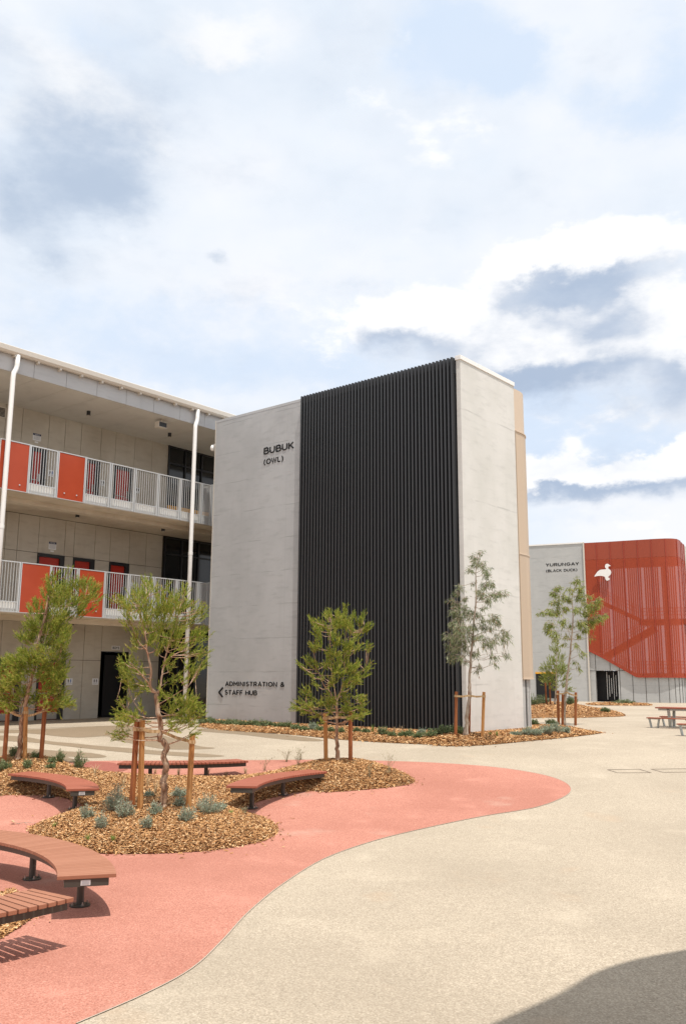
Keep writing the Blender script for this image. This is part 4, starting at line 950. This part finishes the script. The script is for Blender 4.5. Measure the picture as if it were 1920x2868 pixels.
def tree(base,zoom,paths,clumps,spread,kind,label,group,leafm,barkm,limbm=None,dens=1.,name='staked_tree',scale_leaf=1.):
    """base: src px of trunk foot; paths: list of (radius0,radius1,[px...]); clumps (x,y,r) px"""
    B=hit(*base)
    vd=V([B[0],B[1],0]);vd/=np.linalg.norm(vd);D0=B[:2]@vd[:2]
    def P3(x,y,dep=0.):
        X,Y=zc(zoom,[(x,y)])[0];d=ray(X,Y);t=(D0+dep)/(d[:2]@vd[:2]);return CAM+d*t
    ppm=F/D0*zoom[0]
    t=thing(name,label,'tree',B,0,group)
    nodes=[];mbT=MB();mbL=MB()
    for pi,(r0,r1,deps,pts) in enumerate(paths):
        if pi: r0*=.72;r1*=.72
        n=len(pts);q=[]
        for i,p in enumerate(pts):
            dep=deps[0]+(deps[1]-deps[0])*i/(n-1);q.append(P3(*p,dep))
        if pi==0: q[0]=B-V([0,0,.05])
        qq=cat_rom(q,4,False);rr=[r0+(r1-r0)*(i/(len(qq)-1))**.8 for i in range(len(qq))]
        if pi==0: rr[0]*=1.5;rr[1]*=1.25
        for i in range(1,len(qq)-1): qq[i]=qq[i]+rnd()[0]*rr[i]*.22
        (mbT if pi==0 else mbL).tube(qq,rr,10 if pi==0 else 6,jit=.10)
        nodes+=[(a,b) for a,b in zip(qq,rr)][1:]
    NP=V([a for a,b in nodes])
    mbT.build('trunk',barkm,t,smooth=True,off=B)
    P=[];Dd=[];L=[];Wd=[];N=[]
    ctr=np.mean([P3(c[0],c[1]) for c in clumps],0)
    if kind=='fine': clumps=clumps+[(x+random.uniform(-1,1)*r*.8,y+random.uniform(-.8,.8)*r*.8,r*.85) for x,y,r in clumps if r>28 and random.random()<.62]
    for (x,y,r) in clumps:
        rm=r/ppm
        c=P3(x,y,random.uniform(-1,1)*spread*.8)
        # nearest limb node that lies lower
        dd=np.linalg.norm(NP-c,axis=1)+np.where(NP[:,2]>c[2]-.05,.6,0)
        k=int(dd.argmin());s=NP[k]
        tw=c-s;tl=np.linalg.norm(tw);mid=s+tw*.5+V([0,0,-.06*tl])+rnd()[0]*.04*tl
        mbL.tube([s,mid,c],[min(nodes[k][1]*.6,.012),.008,.004],4,cap=False)
        td=tw/(tl+1e-6)
        rm*=1.18;ns=int(dens*max(4,(rm/.17)**2*(16 if kind=='fine' else 13)))
        out=c-ctr;out/=np.linalg.norm(out)+1e-6
        for _ in range(ns):
            o=rnd()[0];o/=np.linalg.norm(o);st=c+o*rm*random.random()**.45*.85*V([1,1,.95])
            if kind=='fine':
                d=td*.45+V([0,0,.55])+out*.45+o*.35+rnd()[0]*.28;d/=np.linalg.norm(d)
                sl=random.uniform(.14,.30);nl=random.randint(17,25)
                st=st-d*sl*.5
                P.append(st);Dd.append(d);L.append(sl);Wd.append(.0045);N.append(rnd()[0])
                for j in range(nl):
                    f=j/nl;p=st+d*sl*f;ld=d*.95+rnd()[0]*.36+V([0,0,.18])
                    P.append(p);Dd.append(ld);L.append(random.uniform(.04,.08)*scale_leaf);Wd.append(.0048*scale_leaf);N.append(rnd()[0])
            else:
                d=td*.3+out*.5+rnd()[0]*.4+V([0,0,.15]);d/=np.linalg.norm(d);sl=random.uniform(.15,.3)
                st=st-d*sl*.5;mid=st+d*sl*.5;en=st+d*sl+V([0,0,-.06])
                mbL.tube([st,mid,en],[.004,.003,.0015],3,cap=False)
                for j in range(random.randint(6,10)):
                    f=random.random();p=st+(en-st)*f
                    ld=V([0,0,-.75])+d*.45+rnd()[0]*.35
                    P.append(p);Dd.append(ld);L.append(random.uniform(.09,.17)*scale_leaf);Wd.append(random.uniform(.0062,.0095)*scale_leaf);N.append(rnd()[0])
    mbL.build('limbs',limbm or barkm,t,smooth=True,off=B)
    leafmesh('crown',P,Dd,L,Wd,N,leafm,t,B)
    return t,B,P3
def stake(bot,top,m,label,B,w=.034,strap=None,dep=0):
    vd=V([B[0],B[1],0]);vd/=np.linalg.norm(vd);D0=B@vd-.05+dep
    d=ray(*bot);p=CAM+d*(D0/(d@vd));p[2]-=.03
    d=ray(*top);q=CAM+d*((D0+dep*.1)/(d@vd))
    o=thing('tree_stake',label,'stake',p,0,'timber tree stakes')
    ax=(q-p);Lh=np.linalg.norm(ax);ax/=Lh;a=np.cross(ax,V([.5,.86,0]));a/=np.linalg.norm(a);b=np.cross(ax,a)
    mb=MB();mb.obb((p+q)/2-ax*.05,a*w,b*w,ax*(Lh/2+.05));mb.build('post',m,o,off=p,bev=.004)
    if strap is not None:
        s=q-ax*.10*max(1,Lh);tgt=strap
        mb=MB();h=ax*.03
        for sh_ in (-1,1):
            side=np.cross(tgt-s,ax);side=side/np.linalg.norm(side)*.034*sh_
            mid=(s+side+tgt+side*.8)/2-ax*.02
            for u,v in ((s+side*1.35,mid),(mid,tgt+side)):
                nrm=side/np.linalg.norm(side)*.004
                mb.obb((u+v)/2,(v-u)/2,nrm,h*.8)
        mb.obb(s,a*(w+.008),b*(w+.008),h)
        mb.build('strap','hessian',o,off=p)
    return o
zT2=(2.45,0,1480)
tA=('bottlebrush_tree')
def px(z,l): return zc(z,l)
# middle tree ------------------------------------------------------
mZ=zT2
def c8(x,y): X,Y=zc((4.3556,240,1740),[(x,y)])[0];return (X*2.45,(Y-1480)*2.45)
def c3(x,y): X,Y=zc((2.45,300,2040),[(x,y)])[0];return (X*2.45,(Y-1480)*2.45)
trunk2=[c3(390,545),c3(395,440),c3(385,370),c3(402,300),c3(395,200),c3(408,130),c3(365,70),c3(372,10),c8(900,1150),c8(875,1050),c8(868,880)]
paths2=[(.062,.038,(0,0),trunk2),
(.034,.010,(0,-.1),[c8(868,880),c8(790,790),c8(800,600),c8(770,450),c8(745,350),c8(742,250),c8(700,60),(960,600),(990,480)]),
(.018,.006,(-.05,-.3),[c8(745,350),c8(640,240),c8(580,90),(880,600)]),
(.020,.006,(0,-.3),[c8(790,780),c8(720,700),c8(640,600),c8(540,520)]),
(.030,.008,(0,.15),[c8(880,880),c8(920,750),c8(950,550),c8(990,370),c8(1040,200),c8(1100,50),(1230,560)]),
(.015,.005,(.1,.3),[c8(975,470),c8(1100,400),c8(1220,340),c8(1330,290)]),
(.016,.005,(0,.2),[c8(880,1170),c8(760,1180),c8(650,1150),c8(500,1080),c8(380,950)]),
(.010,.004,(0,-.1),[c8(690,1130),c8(600,1000),c8(550,910)]),
(.014,.005,(0,-.2),[c8(900,1010),c8(1000,950),c8(1130,870),c8(1250,800)]),
(.012,.005,(0,.2),[c8(910,1100),c8(1050,1150),c8(1200,1130),c8(1350,1100)])]
cl2=[(1000,370,40),(1050,410,40),(960,440,45),(880,490,50),(820,520,45),(770,490,22),(900,560,60),(1000,520,60),(1100,480,50),(1190,480,45),(1260,440,35),(1140,410,24),(1270,540,60),(1180,560,70),(1080,580,70),(980,620,60),(880,640,50),(1000,700,40),(1100,680,70),(1200,660,70),(1280,640,50),(1350,570,32),(1400,560,20),(1390,610,24),(940,720,35),(915,800,40),(1340,740,48),(1390,740,45),(1310,830,50),(1400,850,32),(1380,930,45),(1340,1010,50),(1300,950,40),(1250,1040,35),(1050,770,40),(1070,840,30),(1160,900,40),(850,920,48),(900,980,55),(840,1000,40),(920,1060,55),(980,1000,30),(1150,960,45),(1160,1040,45),(1120,1140,40),(1190,1150,60),(1280,1180,60),(1330,1240,55),(1375,1290,40),(1250,1270,65),(1180,1250,45),(1310,1340,50),(1340,1410,30),(1220,1350,45),(830,1190,30),(890,1180,35),(950,1130,35),(1000,1090,30),(830,1270,40),(880,1290,50),(820,1340,50),(860,1400,42),(930,1310,40),(980,1240,35),(800,1400,28),(820,1440,16),(1150,750,45),(1230,730,45),(1230,820,40),(1120,800,30),(1170,1330,35),(990,1330,20)]
TR=[]
t,B,P3=tree((459,2262),mZ,paths2,cl2,.75,'fine','crooked young tree with pinkish limbs, nearest of the staked trees','staked young trees','leafA','barkA','barkLimb',dens=.95,scale_leaf=1.1)
tie=P3(*c3(372,20))
stake((371,2232),(384,2021),'stakeRed','dark red stake behind and left of the nearest tree',B,strap=tie)
stake((393,2268),(399,2017),'stakePale','pale honey coloured stake left of the nearest tree trunk',B,strap=tie)
stake((528,2258),(539,2058),'stakePale','brown stake right of the nearest tree trunk',B,strap=tie)
# left tree --------------------------------------------------------
def c1(X,Y): return (X*2.45,(Y-1480)*2.45)
paths1=[(.062,.022,(0,0),[c1(50,2127),c1(57,2090),c1(60,2040),c1(68,1990),c1(82,1930),c1(95,1870),c1(108,1800),c1(128,1720),c1(140,1660),c1(148,1620)]),
(.022,.006,(0,.2),[c1(60,2040),c1(60,1980),c1(75,1930),c1(78,1850),c1(70,1790)]),
(.015,.005,(0,-.3),[c1(88,1900),c1(130,1870),c1(165,1850)]),(.015,.005,(0,.2),[c1(72,1970),c1(40,1930),c1(10,1900)]),
(.014,.004,(0,0),[c1(120,1750),c1(180,1700),c1(240,1670)]),(.012,.004,(0,.1),[c1(70,1990),c1(120,1960),c1(170,1940)])]
cl1=[(340,350,40),(400,330,24),(470,300,18),(350,410,50),(320,450,45),(420,430,60),(480,400,50),(545,385,40),(600,380,35),(640,430,42),(680,490,30),(600,490,55),(520,500,50),(440,510,60),(360,520,60),(560,570,38),(635,555,22),(250,540,45),(205,570,30),(300,600,60),(400,600,60),(465,600,45),(220,660,50),(300,680,70),(400,690,70),(455,720,40),(150,745,30),(220,760,55),(330,770,65),(420,790,50),(150,860,45),(200,880,55),(120,930,55),(280,870,65),(380,850,40),(440,880,40),(50,940,45),(20,985,40),(200,960,65),(340,940,70),(430,960,50),(400,1020,60),(300,1010,50),(100,1050,65),(45,1100,55),(150,1130,50),(20,1180,50),(100,1190,60),(180,1190,32),(260,1180,50),(330,1110,60),(420,1140,55),(455,1190,42),(380,1220,50),(300,1215,30),(60,1235,40),(-30,1150,50),(-40,1020,40)]
t,B,P3=tree((50,2127),mZ,paths1,cl1,.75,'fine','bushy green staked tree at the left edge before the red doors','staked young trees','leafA','barkA','barkA',dens=1.15,scale_leaf=1.15)
tie=P3(*c1(66,2008))
stake((12.6,2130),(24,1975),'stakeRed','dark red stake at the left edge, left of the leftmost tree',B,strap=tie)
stake((70,2130),(73,1980),'stakePale','orange brown stake just right of the leftmost trunk',B,strap=tie)
stake((116,2118),(127,1975),'stakeRed','dark red stake standing apart, right of the leftmost trunk',B,strap=tie)
# tree before the black fins ---------------------------------------
z33=(4.88,800,1680)
paths3=[(.055,.026,(0,0),[(705,2190),(705,2080),(695,1900),(700,1700),(695,1400)]),
(.022,.006,(0,0),[(695,1400),(660,1200),(620,950),(600,700),(610,450),(620,300)]),(.016,.005,(0,-.3),[(640,1320),(590,1240),(520,1170),(480,1060),(430,960)]),
(.014,.005,(0,.2),[(690,1420),(760,1200),(800,950),(790,700),(830,400),(810,160)]),(.012,.004,(0,.2),[(800,950),(950,1000),(1080,960)]),
(.010,.004,(0,-.2),[(690,1480),(520,1500),(300,1450),(180,1430)]),(.010,.004,(0,.1),[(700,1500),(850,1450),(1000,1400)]),(.009,.004,(0,.1),[(850,520),(950,430),(1080,380)])]
cl3=[(810,110,28),(800,190,50),(700,240,70),(560,240,55),(600,190,35),(370,300,35),(450,330,45),(430,440,70),(520,350,60),(620,420,90),(720,340,80),(820,330,90),(900,230,40),(1000,280,70),(1050,240,35),(1090,410,50),(1130,400,25),(980,480,80),(900,420,60),(700,560,95),(450,620,75),(380,680,45),(600,740,85),(850,620,95),(980,670,55),(1100,650,28),(1140,670,16),(300,850,65),(230,930,55),(200,900,30),(400,900,65),(560,900,70),(750,820,90),(850,780,60),(720,980,95),(900,940,95),(1000,880,40),(1080,950,50),(1120,920,35),(1090,1050,45),(950,1080,80),(350,1050,50),(820,1140,80),(640,1120,60),(900,1200,35),(430,1180,55),(500,1050,40),(280,1290,60),(350,1320,50),(200,1410,60),(160,1490,45),(250,1480,50),(350,1430,70),(520,1400,70),(300,1540,45),(420,1590,45),(650,1410,75),(820,1370,85),(980,1320,75),(1050,1380,35),(860,1490,70),(1020,1480,65),(1060,1560,40),(1000,1600,45),(880,1610,40),(600,1520,55),(740,1530,60),(500,1660,22),(780,1290,60),(590,1290,50)]
t,B,P3=tree((944,2130),z33,paths3,cl3,.65,'fine','bright green staked tree standing before the black fin screen','staked young trees','leafA','barkA','barkLimb',dens=1.1,scale_leaf=1.2)
tie=P3(695,1600)
stake((912.5,2131),(910.5,1998),'stakePale','honey coloured stake left of the tree before the black fins',B,strap=tie)
stake((981,2131),(981,1993),'stakeRed','dark stake right of the tree before the black fins',B,strap=tie)
# gum tree at the tower corner -------------------------------------
z44=(4.182,1220,1520)
paths4=[(.06,.006,(0,0),[(355,2260),(358,2050),(395,1850),(395,1650),(405,1400),(430,1150),(445,900),(468,700),(465,400),(475,270),(520,120)]),
(.016,.004,(0,.4),[(410,1350),(350,1150),(270,950),(250,650),(270,480)]),(.014,.004,(0,-.3),[(430,1100),(560,1050),(700,1030),(820,1040)]),(.010,.003,(0,-.2),[(468,700),(580,640),(760,590)]),
(.010,.003,(0,.3),[(410,1340),(300,1260),(180,1150)]),(.008,.003,(0,-.2),[(400,1420),(520,1320),(680,1300),(820,1290)]),(.008,.003,(0,0),[(445,900),(560,850),(680,860)])]
cl4=[(530,110,35),(440,160,45),(470,240,60),(540,230,42),(385,310,38),(560,290,52),(600,370,52),(640,480,55),(570,500,50),(660,600,60),(740,590,60),(800,590,28),(530,600,65),(600,680,50),(560,750,38),(500,560,42),(430,470,28),(270,510,42),(250,590,45),(180,660,42),(240,700,55),(340,640,45),(340,760,62),(220,800,58),(280,870,65),(380,850,62),(460,820,55),(540,860,50),(680,860,55),(720,930,45),(630,910,40),(200,940,55),(280,980,75),(350,1000,75),(450,960,58),(560,980,55),(640,1000,42),(800,1040,50),(840,1080,40),(790,1130,48),(710,1080,30),(140,1080,45),(220,1080,65),(320,1100,65),(420,1110,60),(500,1080,45),(600,1120,52),(680,1140,45),(160,1180,55),(240,1200,58),(340,1210,55),(560,1190,38),(640,1180,40),(180,1290,48),(220,1340,38),(300,1320,42),(350,1380,30),(440,1290,45),(490,1270,32),(640,1310,40),(700,1330,22),(820,1300,36),(700,1410,20),(480,1480,20),(520,1440,18)]
t,B,P3=tree((1305,2059),z44,paths4,cl4,.8,'gum','slender grey green gum tree staked at the front corner of the tower','staked gum trees','leafB','barkB','barkB',dens=1.35,scale_leaf=1.0)
tie=P3(385,1790)
stake((1275,2059),(1277,1937),'stakeRed','dark red stake left of the corner gum tree, against the black fins',B,strap=tie)
stake((1350,2059),(1354,1938),'stakePale','brown stake right of the corner gum tree, against the pale wall',B,strap=tie)
stake((1312,2055),(1314,1914),'stakeRed','stake hidden behind the trunk of the corner gum tree',B,dep=.35)
# far gum tree and its small neighbour -------------------------------
z55=(3.4087,1460,1480)
paths5=[(.06,.008,(0,0),[(400,1878),(412,1650),(430,1450),(455,1250),(480,1000),(488,800),(480,650),(520,520)]),(.015,.004,(0,.3),[(470,1050),(400,850),(330,620)]),(.015,.004,(0,-.3),[(485,850),(600,720),(720,690)]),(.012,.004,(0,.2),[(475,1000),(350,900),(230,800)]),(.01,.004,(0,0),[(487,900),(620,860),(740,840)])]
cl5=[(520,500,42),(550,560,45),(460,580,32),(340,560,38),(310,620,38),(380,640,38),(440,660,38),(560,640,52),(300,690,30),(355,700,28),(640,640,26),(725,690,38),(620,720,45),(200,800,32),(260,790,45),(340,780,50),(420,760,38),(520,760,40),(600,790,55),(680,750,48),(720,850,55),(650,880,55),(790,830,26),(280,900,45),(240,960,40),(310,1000,45),(390,890,40),(480,920,30),(560,900,45),(600,960,40),(340,1040,28),(420,1020,26),(540,1010,30),(660,1030,20),(400,1100,20),(520,1110,25),(570,1190,26),(550,1330,18),(500,1250,20)]
t,B5,P3=tree((1577,2031),z55,paths5,cl5,1.0,'gum','gum tree with sparse drooping green leaves before the far grey wall','staked gum trees','leafC','barkB','barkB',dens=1.05,scale_leaf=1.3)
tie=P3(430,1565)
stake((1563,2030),(1561,1934),'stakeRed','left dark stake of the far gum tree',B5,w=.04,strap=tie)
stake((1574,2031),(1575,1945),'stakeRed','front dark stake touching the trunk of the far gum tree',B5,w=.04)
stake((1610,2032),(1611,1939),'stakeRed','right dark stake of the far gum tree',B5,w=.04,strap=tie)
paths6=[(.05,.012,(0,0),[(320,1690),(325,1500),(330,1300),(335,1100)]),(.015,.005,(0,.3),[(325,1550),(260,1450),(230,1400)]),(.015,.005,(0,-.3),[(325,1550),(400,1450),(440,1400)])]
cl6=[(340,1100,28),(330,1170,45),(300,1250,55),(370,1240,50),(280,1330,68),(390,1330,68),(250,1410,68),(340,1420,75),(430,1420,45),(220,1470,38),(300,1490,60),(410,1490,50),(470,1540,30),(190,1440,25)]
t,B6,P3=tree((1553,1974),z55,paths6,cl6,1.0,'fine','small rounded yellow green tree standing behind the far gum tree',None,'leafC','barkB','barkB',dens=.42,scale_leaf=1.5,name='small_tree')
stake((1529,1970),(1526,1912),'stakeRed','left stake of the small tree behind the far gum tree',B6,w=.036)
stake((1540,1971),(1538,1912),'stakeRed','front stake of the small tree behind the far gum tree',B6,w=.036)
# ------------------------------------------------------------------ shrubs, tufts
def shrub(name,label,x,y,hpx,wpx,kind,lm,group=None,n=1.,cat='shrub'):
    B=hit(x,y);D=math.hypot(B[0],B[1]);h=hpx*D/F;w=wpx*D/F/2
    sc=max(1,D/15)**.6
    t=thing(name,label,cat,B,0,group);P=[];Dd=[];L=[];Wd=[];N=[];mb=MB()
    if kind=='bush':
        ns=int(34*n)
        for i in range(ns):
            a=random.uniform(0,6.283);r=random.random()**.5*random.uniform(.8,1.25);hh=h*(1-.4*r*r)*random.uniform(.45,1.15)
            e=V([math.cos(a)*w*r,math.sin(a)*w*r,hh]);s=e*V([.25,.25,0])
            mid=(s+e)/2+V([0,0,-.05*h]);mb.tube([s,mid,e],[.006,.004,.002],3,cap=False)
            for j in range(int(22)):
                f=.15+.85*random.random();p=s+(e-s)*f+rnd()[0]*.015
                d=(e-s)/np.linalg.norm(e-s)*.8+rnd()[0]*.6
                P.append(p);Dd.append(d);L.append(random.uniform(.025,.05)*sc);Wd.append(.006*sc);N.append(rnd()[0])
        mb.build('stems','barkB',t);leafmesh('foliage',P,Dd,L,Wd,N,lm,t,(0,0,0))
    else:
        blades=int((34 if kind=='tuft' else 16)*n)
        for i in range(blades):
            a=random.uniform(0,6.283);ln=h*random.uniform(.55,1.1);lean=w*random.uniform(.2,1.1);wd=.0035*sc*(.8 if kind=='seedy' else 1.2)
            c=V([math.cos(a),math.sin(a),0]);q=V([-c[1],c[0],0]);pts=[c*.03*random.random()+c*lean*f*f+V([0,0,ln*(f-.25*f*f)]) for f in (0,.35,.7,1.)]
            k=[]
            for u,p in enumerate(pts):
                ww=wd*(1-u/3.3);k+=[p-q*ww,p+q*ww]
            mb.add(k,[(0,1,3,2),(2,3,5,4),(4,5,7,6)])
            if kind=='seedy':
                for j in range(5):
                    f=.6+.4*random.random();p=c*lean*f*f+V([0,0,ln*(f-.25*f*f)]);P.append(p);Dd.append(c+rnd()[0]*.7+V([0,0,.3]));L.append(.04*sc);Wd.append(.004*sc);N.append(rnd()[0])
        for p,d,l_,w_ in zip(P,Dd,L,Wd):
            d=d/np.linalg.norm(d);q=np.cross(d,V([.3,.2,1.]));q/=np.linalg.norm(q);mb.add([p-d*l_*.3,p+q*w_,p+d*l_,p-q*w_],[(0,1,2,3)])
        mb.build('blades',lm,t)
    return t
def zs(z,x,y): return zc(z,[(x,y)])[0]
sb='grey_saltbush';G1='saltbush plants in the central bed'
for z,x,y,h,w,lab in [(zB,1150,755,55,50,'largest blue grey saltbush left of the stakes'),(zB,1240,820,40,40,'blue grey saltbush in front of the largest one'),(zB,870,830,30,30,'small blue grey saltbush right of the left seat leg'),(zB,1010,935,36,26,'thin grey green saltbush on the front slope of the mound'),
   (z3,490,470,22,34,'dark blue green saltbush behind the right stake'),(z3,500,540,26,26,'blue green saltbush right of the crooked trunk'),(z3,690,585,38,62,'wide blue grey saltbush with grassy stems near the right seat'),(z3,540,640,34,38,'sparse grey saltbush on the front slope below the trunk'),(z3,330,590,26,30,'small grey saltbush left of the crooked trunk'),(z3,275,690,30,26,'pale sparse saltbush low on the front slope'),(z3,775,560,18,26,'small saltbush at the edge of the right seat shadow'),(z3,290,475,16,22,'small dark saltbush between the two left stakes')]:
    X,Y=zs(z,x,y);shrub(sb,lab,X,Y,h*1.15,w*1.3,'bush','leafBlue',G1,n=w/34)
for z,x,y,h,w,lab in [(zB,275,335,26,28,'dark green shrub in front of the leftmost stakes'),(zB,600,272,30,26,'dark green shrub behind the left seat, left one of a pair'),(zB,520,280,16,20,'low green shrub beside the dark green shrub pair'),(zB,790,330,44,32,'tallest dark green shrub behind the left seat'),(zB,145,215,30,22,'dark reddish shrub at the foot of the leftmost trunk'),(zB,20,350,26,46,'grey green shrub cut by the left photo edge'),(zB,510,330,12,22,'low purplish plant on the mulch behind the left seat'),(zB,360,225,14,24,'small dark plant between the left stakes')]:
    X,Y=zs(z,x,y);shrub('rosemary_shrub',lab,X,Y,h,w,'bush','leafDark','dark shrubs on the left mound',n=w/26)
for z,x,y,h,w,lab,m,k in [(z3,330,450,62,44,'tall pale dry grass clump behind the stakes','straw','tuft'),(z3,110,400,38,26,'pale dry grass tuft left of the red stake','straw','tuft'),(z3,490,322,30,18,'dry grass tuft in front of the far seat, middle one','straw','tuft'),(z3,690,320,26,20,'dry grass tuft below the leg of the far seat','straw','tuft'),(z3,815,322,16,18,'short dry grass tuft right of the far seat leg','straw','tuft'),(z3,950,312,26,24,'dry grass tuft right of the far seat','straw','tuft'),(zB,950,390,34,46,'dry grass tuft arching over the mulch left of the far seat','straw','tuft'),(z3,280,400,44,30,'pale dry grass clump beside the honey coloured stake','straw','tuft'),(z3,330,310,22,20,'dry grass tuft beside the left leg of the far seat','straw','tuft'),
   (z3,1080,290,46,60,'thin brown seeding grass left of the middle tree','seed','seedy'),(z3,1230,230,50,60,'tall thin seeding grass near the tree before the fins','seed','seedy'),(z3,1330,215,44,50,'fine seeding grass left of the honey stake','seed','seedy'),(z11,515,140,56,30,'green seeding grass right of the tree before the fins','seed','seedy'),(z11,580,125,76,66,'tall fine seeding grass at the right end of the mulch lobe','seed','seedy'),(z3,940,590,24,30,'seeding grass at the end of the right seat','seed','seedy'),(z11,280,100,40,40,'fine seeding grass on the crest of the right mound','seed','seedy'),
   (zB,545,920,20,16,'small bright green grass tuft on the left slope of the mound','fresh','tuft'),(zB,880,1060,24,18,'bright green grass tuft low on the mound front','fresh','tuft'),(zB,1130,1065,24,18,'bright green grass tuft right of another on the mound front','fresh','tuft'),(z3,40,780,20,16,'bright green grass tuft at the foot of the mound','fresh','tuft'),(z3,850,590,18,20,'yellow green grass tuft right of the wide saltbush','fresh','tuft')]:
    X,Y=zs(z,x,y);shrub('grass_tuft',lab,X,Y,h,w,k,m,'grass tufts in the central bed',n=1.0,cat='grass')
zt=(3.136,820,1960)
tp=[(20,262,14,26),(95,272,12,26),(180,258,18,30),(240,275,12,28),(330,282,12,30),(420,290,12,24),(560,285,10,22),(790,310,22,34),(870,322,10,20),(1010,320,20,34),(1100,335,14,30),(1200,325,20,44),(1250,312,14,30),(1320,300,22,44),(1400,292,20,40),(1455,300,20,30),(960,325,12,24),(640,290,10,24)]
for i,(x,y,h,w) in enumerate(tp):
    X,Y=zs(zt,x,y);shrub('ground_shrub','low dark green plant at the foot of the black fin screen',X,Y,h,w,'bush','leafDark','low plants along the fin screen',n=1.1)
for x,y,h,w,lab,m,k in [(175,268,20,26,'silvery rosette plant left of the honey stake, before the fins','leafBlue','bush'),(1130,305,16,24,'small silvery flowering plant before the black fins','leafBlue','bush'),(700,285,32,14,'upright green grass blades before the black fins','fresh','tuft'),(950,315,36,18,'tall dried flower stalk before the black fins','straw','seedy'),(890,300,24,8,'thin dried stalk left of the tall flower stalk','straw','seedy'),(770,285,14,8,'small brown seed stalk before the black fins','straw','seedy')]:
    X,Y=zs(zt,x,y);shrub('flowering_plant',lab,X,Y,h,w,k,m,None,n=.8,cat='plant')
zl=(2.306,560,1560)
for i in range(20):
    X,Y=zs(zl,10+i*30+random.uniform(-9,9),1070+i*1.75+random.uniform(-3,6));shrub('ground_shrub','low dark green plant at the foot of the left concrete wall of the tower',X,Y,random.uniform(7,19),random.uniform(16,40),'bush','leafDark','low plants along the left tower wall',n=random.uniform(.6,1.1))
for x,y,h,w,lab,m in [(600,1260,20,34,'blue grey saltbush beside the tower plinth','leafBlue'),(660,1262,18,34,'blue grey saltbush second from the tower plinth','leafBlue'),(720,1255,26,44,'widest saltbush in the corner bed','leafBlue'),(775,1245,26,40,'saltbush left of the far gum stakes','leafBlue'),(835,1248,16,24,'small saltbush right of the far gum tree','leafBlue'),(640,1200,14,22,'green shrub at the back edge of the corner bed','leafDark'),(745,1195,12,30,'low green plant at the back edge of the corner bed','leafDark'),(415,1270,22,10,'tiny grass plant before the pale tower wall','fresh'),(530,1262,8,30,'low grey green plant before the tower plinth','leafBlue'),(375,1262,12,14,'tiny green plant left of the tiny grass plant','fresh')]:
    X,Y=zs(z6c,x,y);shrub('saltbush',lab,X,Y,h,w,'tuft' if m=='fresh' else 'bush',m,'plants in the corner bed',n=1.3)
for x,y,h,w,lab in [(640,1078,26,56,'green shrub mass beside the beige cladding in the far bed'),(700,1070,22,40,'green shrub left of the small far tree'),(880,1068,14,30,'low shrub right of the far gum stakes'),(1190,1068,10,60,'low green plants at the foot of the red screened building'),(1075,1120,10,24,'small plant on the slope of the far bed'),(860,1075,22,24,'green shrub between the far gum stakes')]:
    X,Y=zs(z6c,x,y);shrub('far_shrub',lab,X,Y,h,w,'bush','leafDark','shrubs in the far bed',n=1.6)
# fallen twig with a dry leaf on the coral path
B=at(46,2311);t=thing('fallen_twig','thin fallen twig with a dry pale leaf on the red path at the left','twig',B)
mb=MB();mb.tube([(0,0,.02),(.12,.05,.035),(.3,.1,.02)],.004,5);mb.tube([(.05,.02,.02),(-.1,.12,.03)],.003,5);mb.tube([(.12,.05,.03),(.2,-.03,.015)],.003,5);mb.build('twig','barkB',t)
leafmesh('leaf',[(0,0,.03),(-.05,.05,.03)],[(-1,.3,.2),(-1,.9,.5)],[.14,.1],[.025,.02],[(0,.3,1),(0,-.3,1)],'straw',t,(0,0,0))
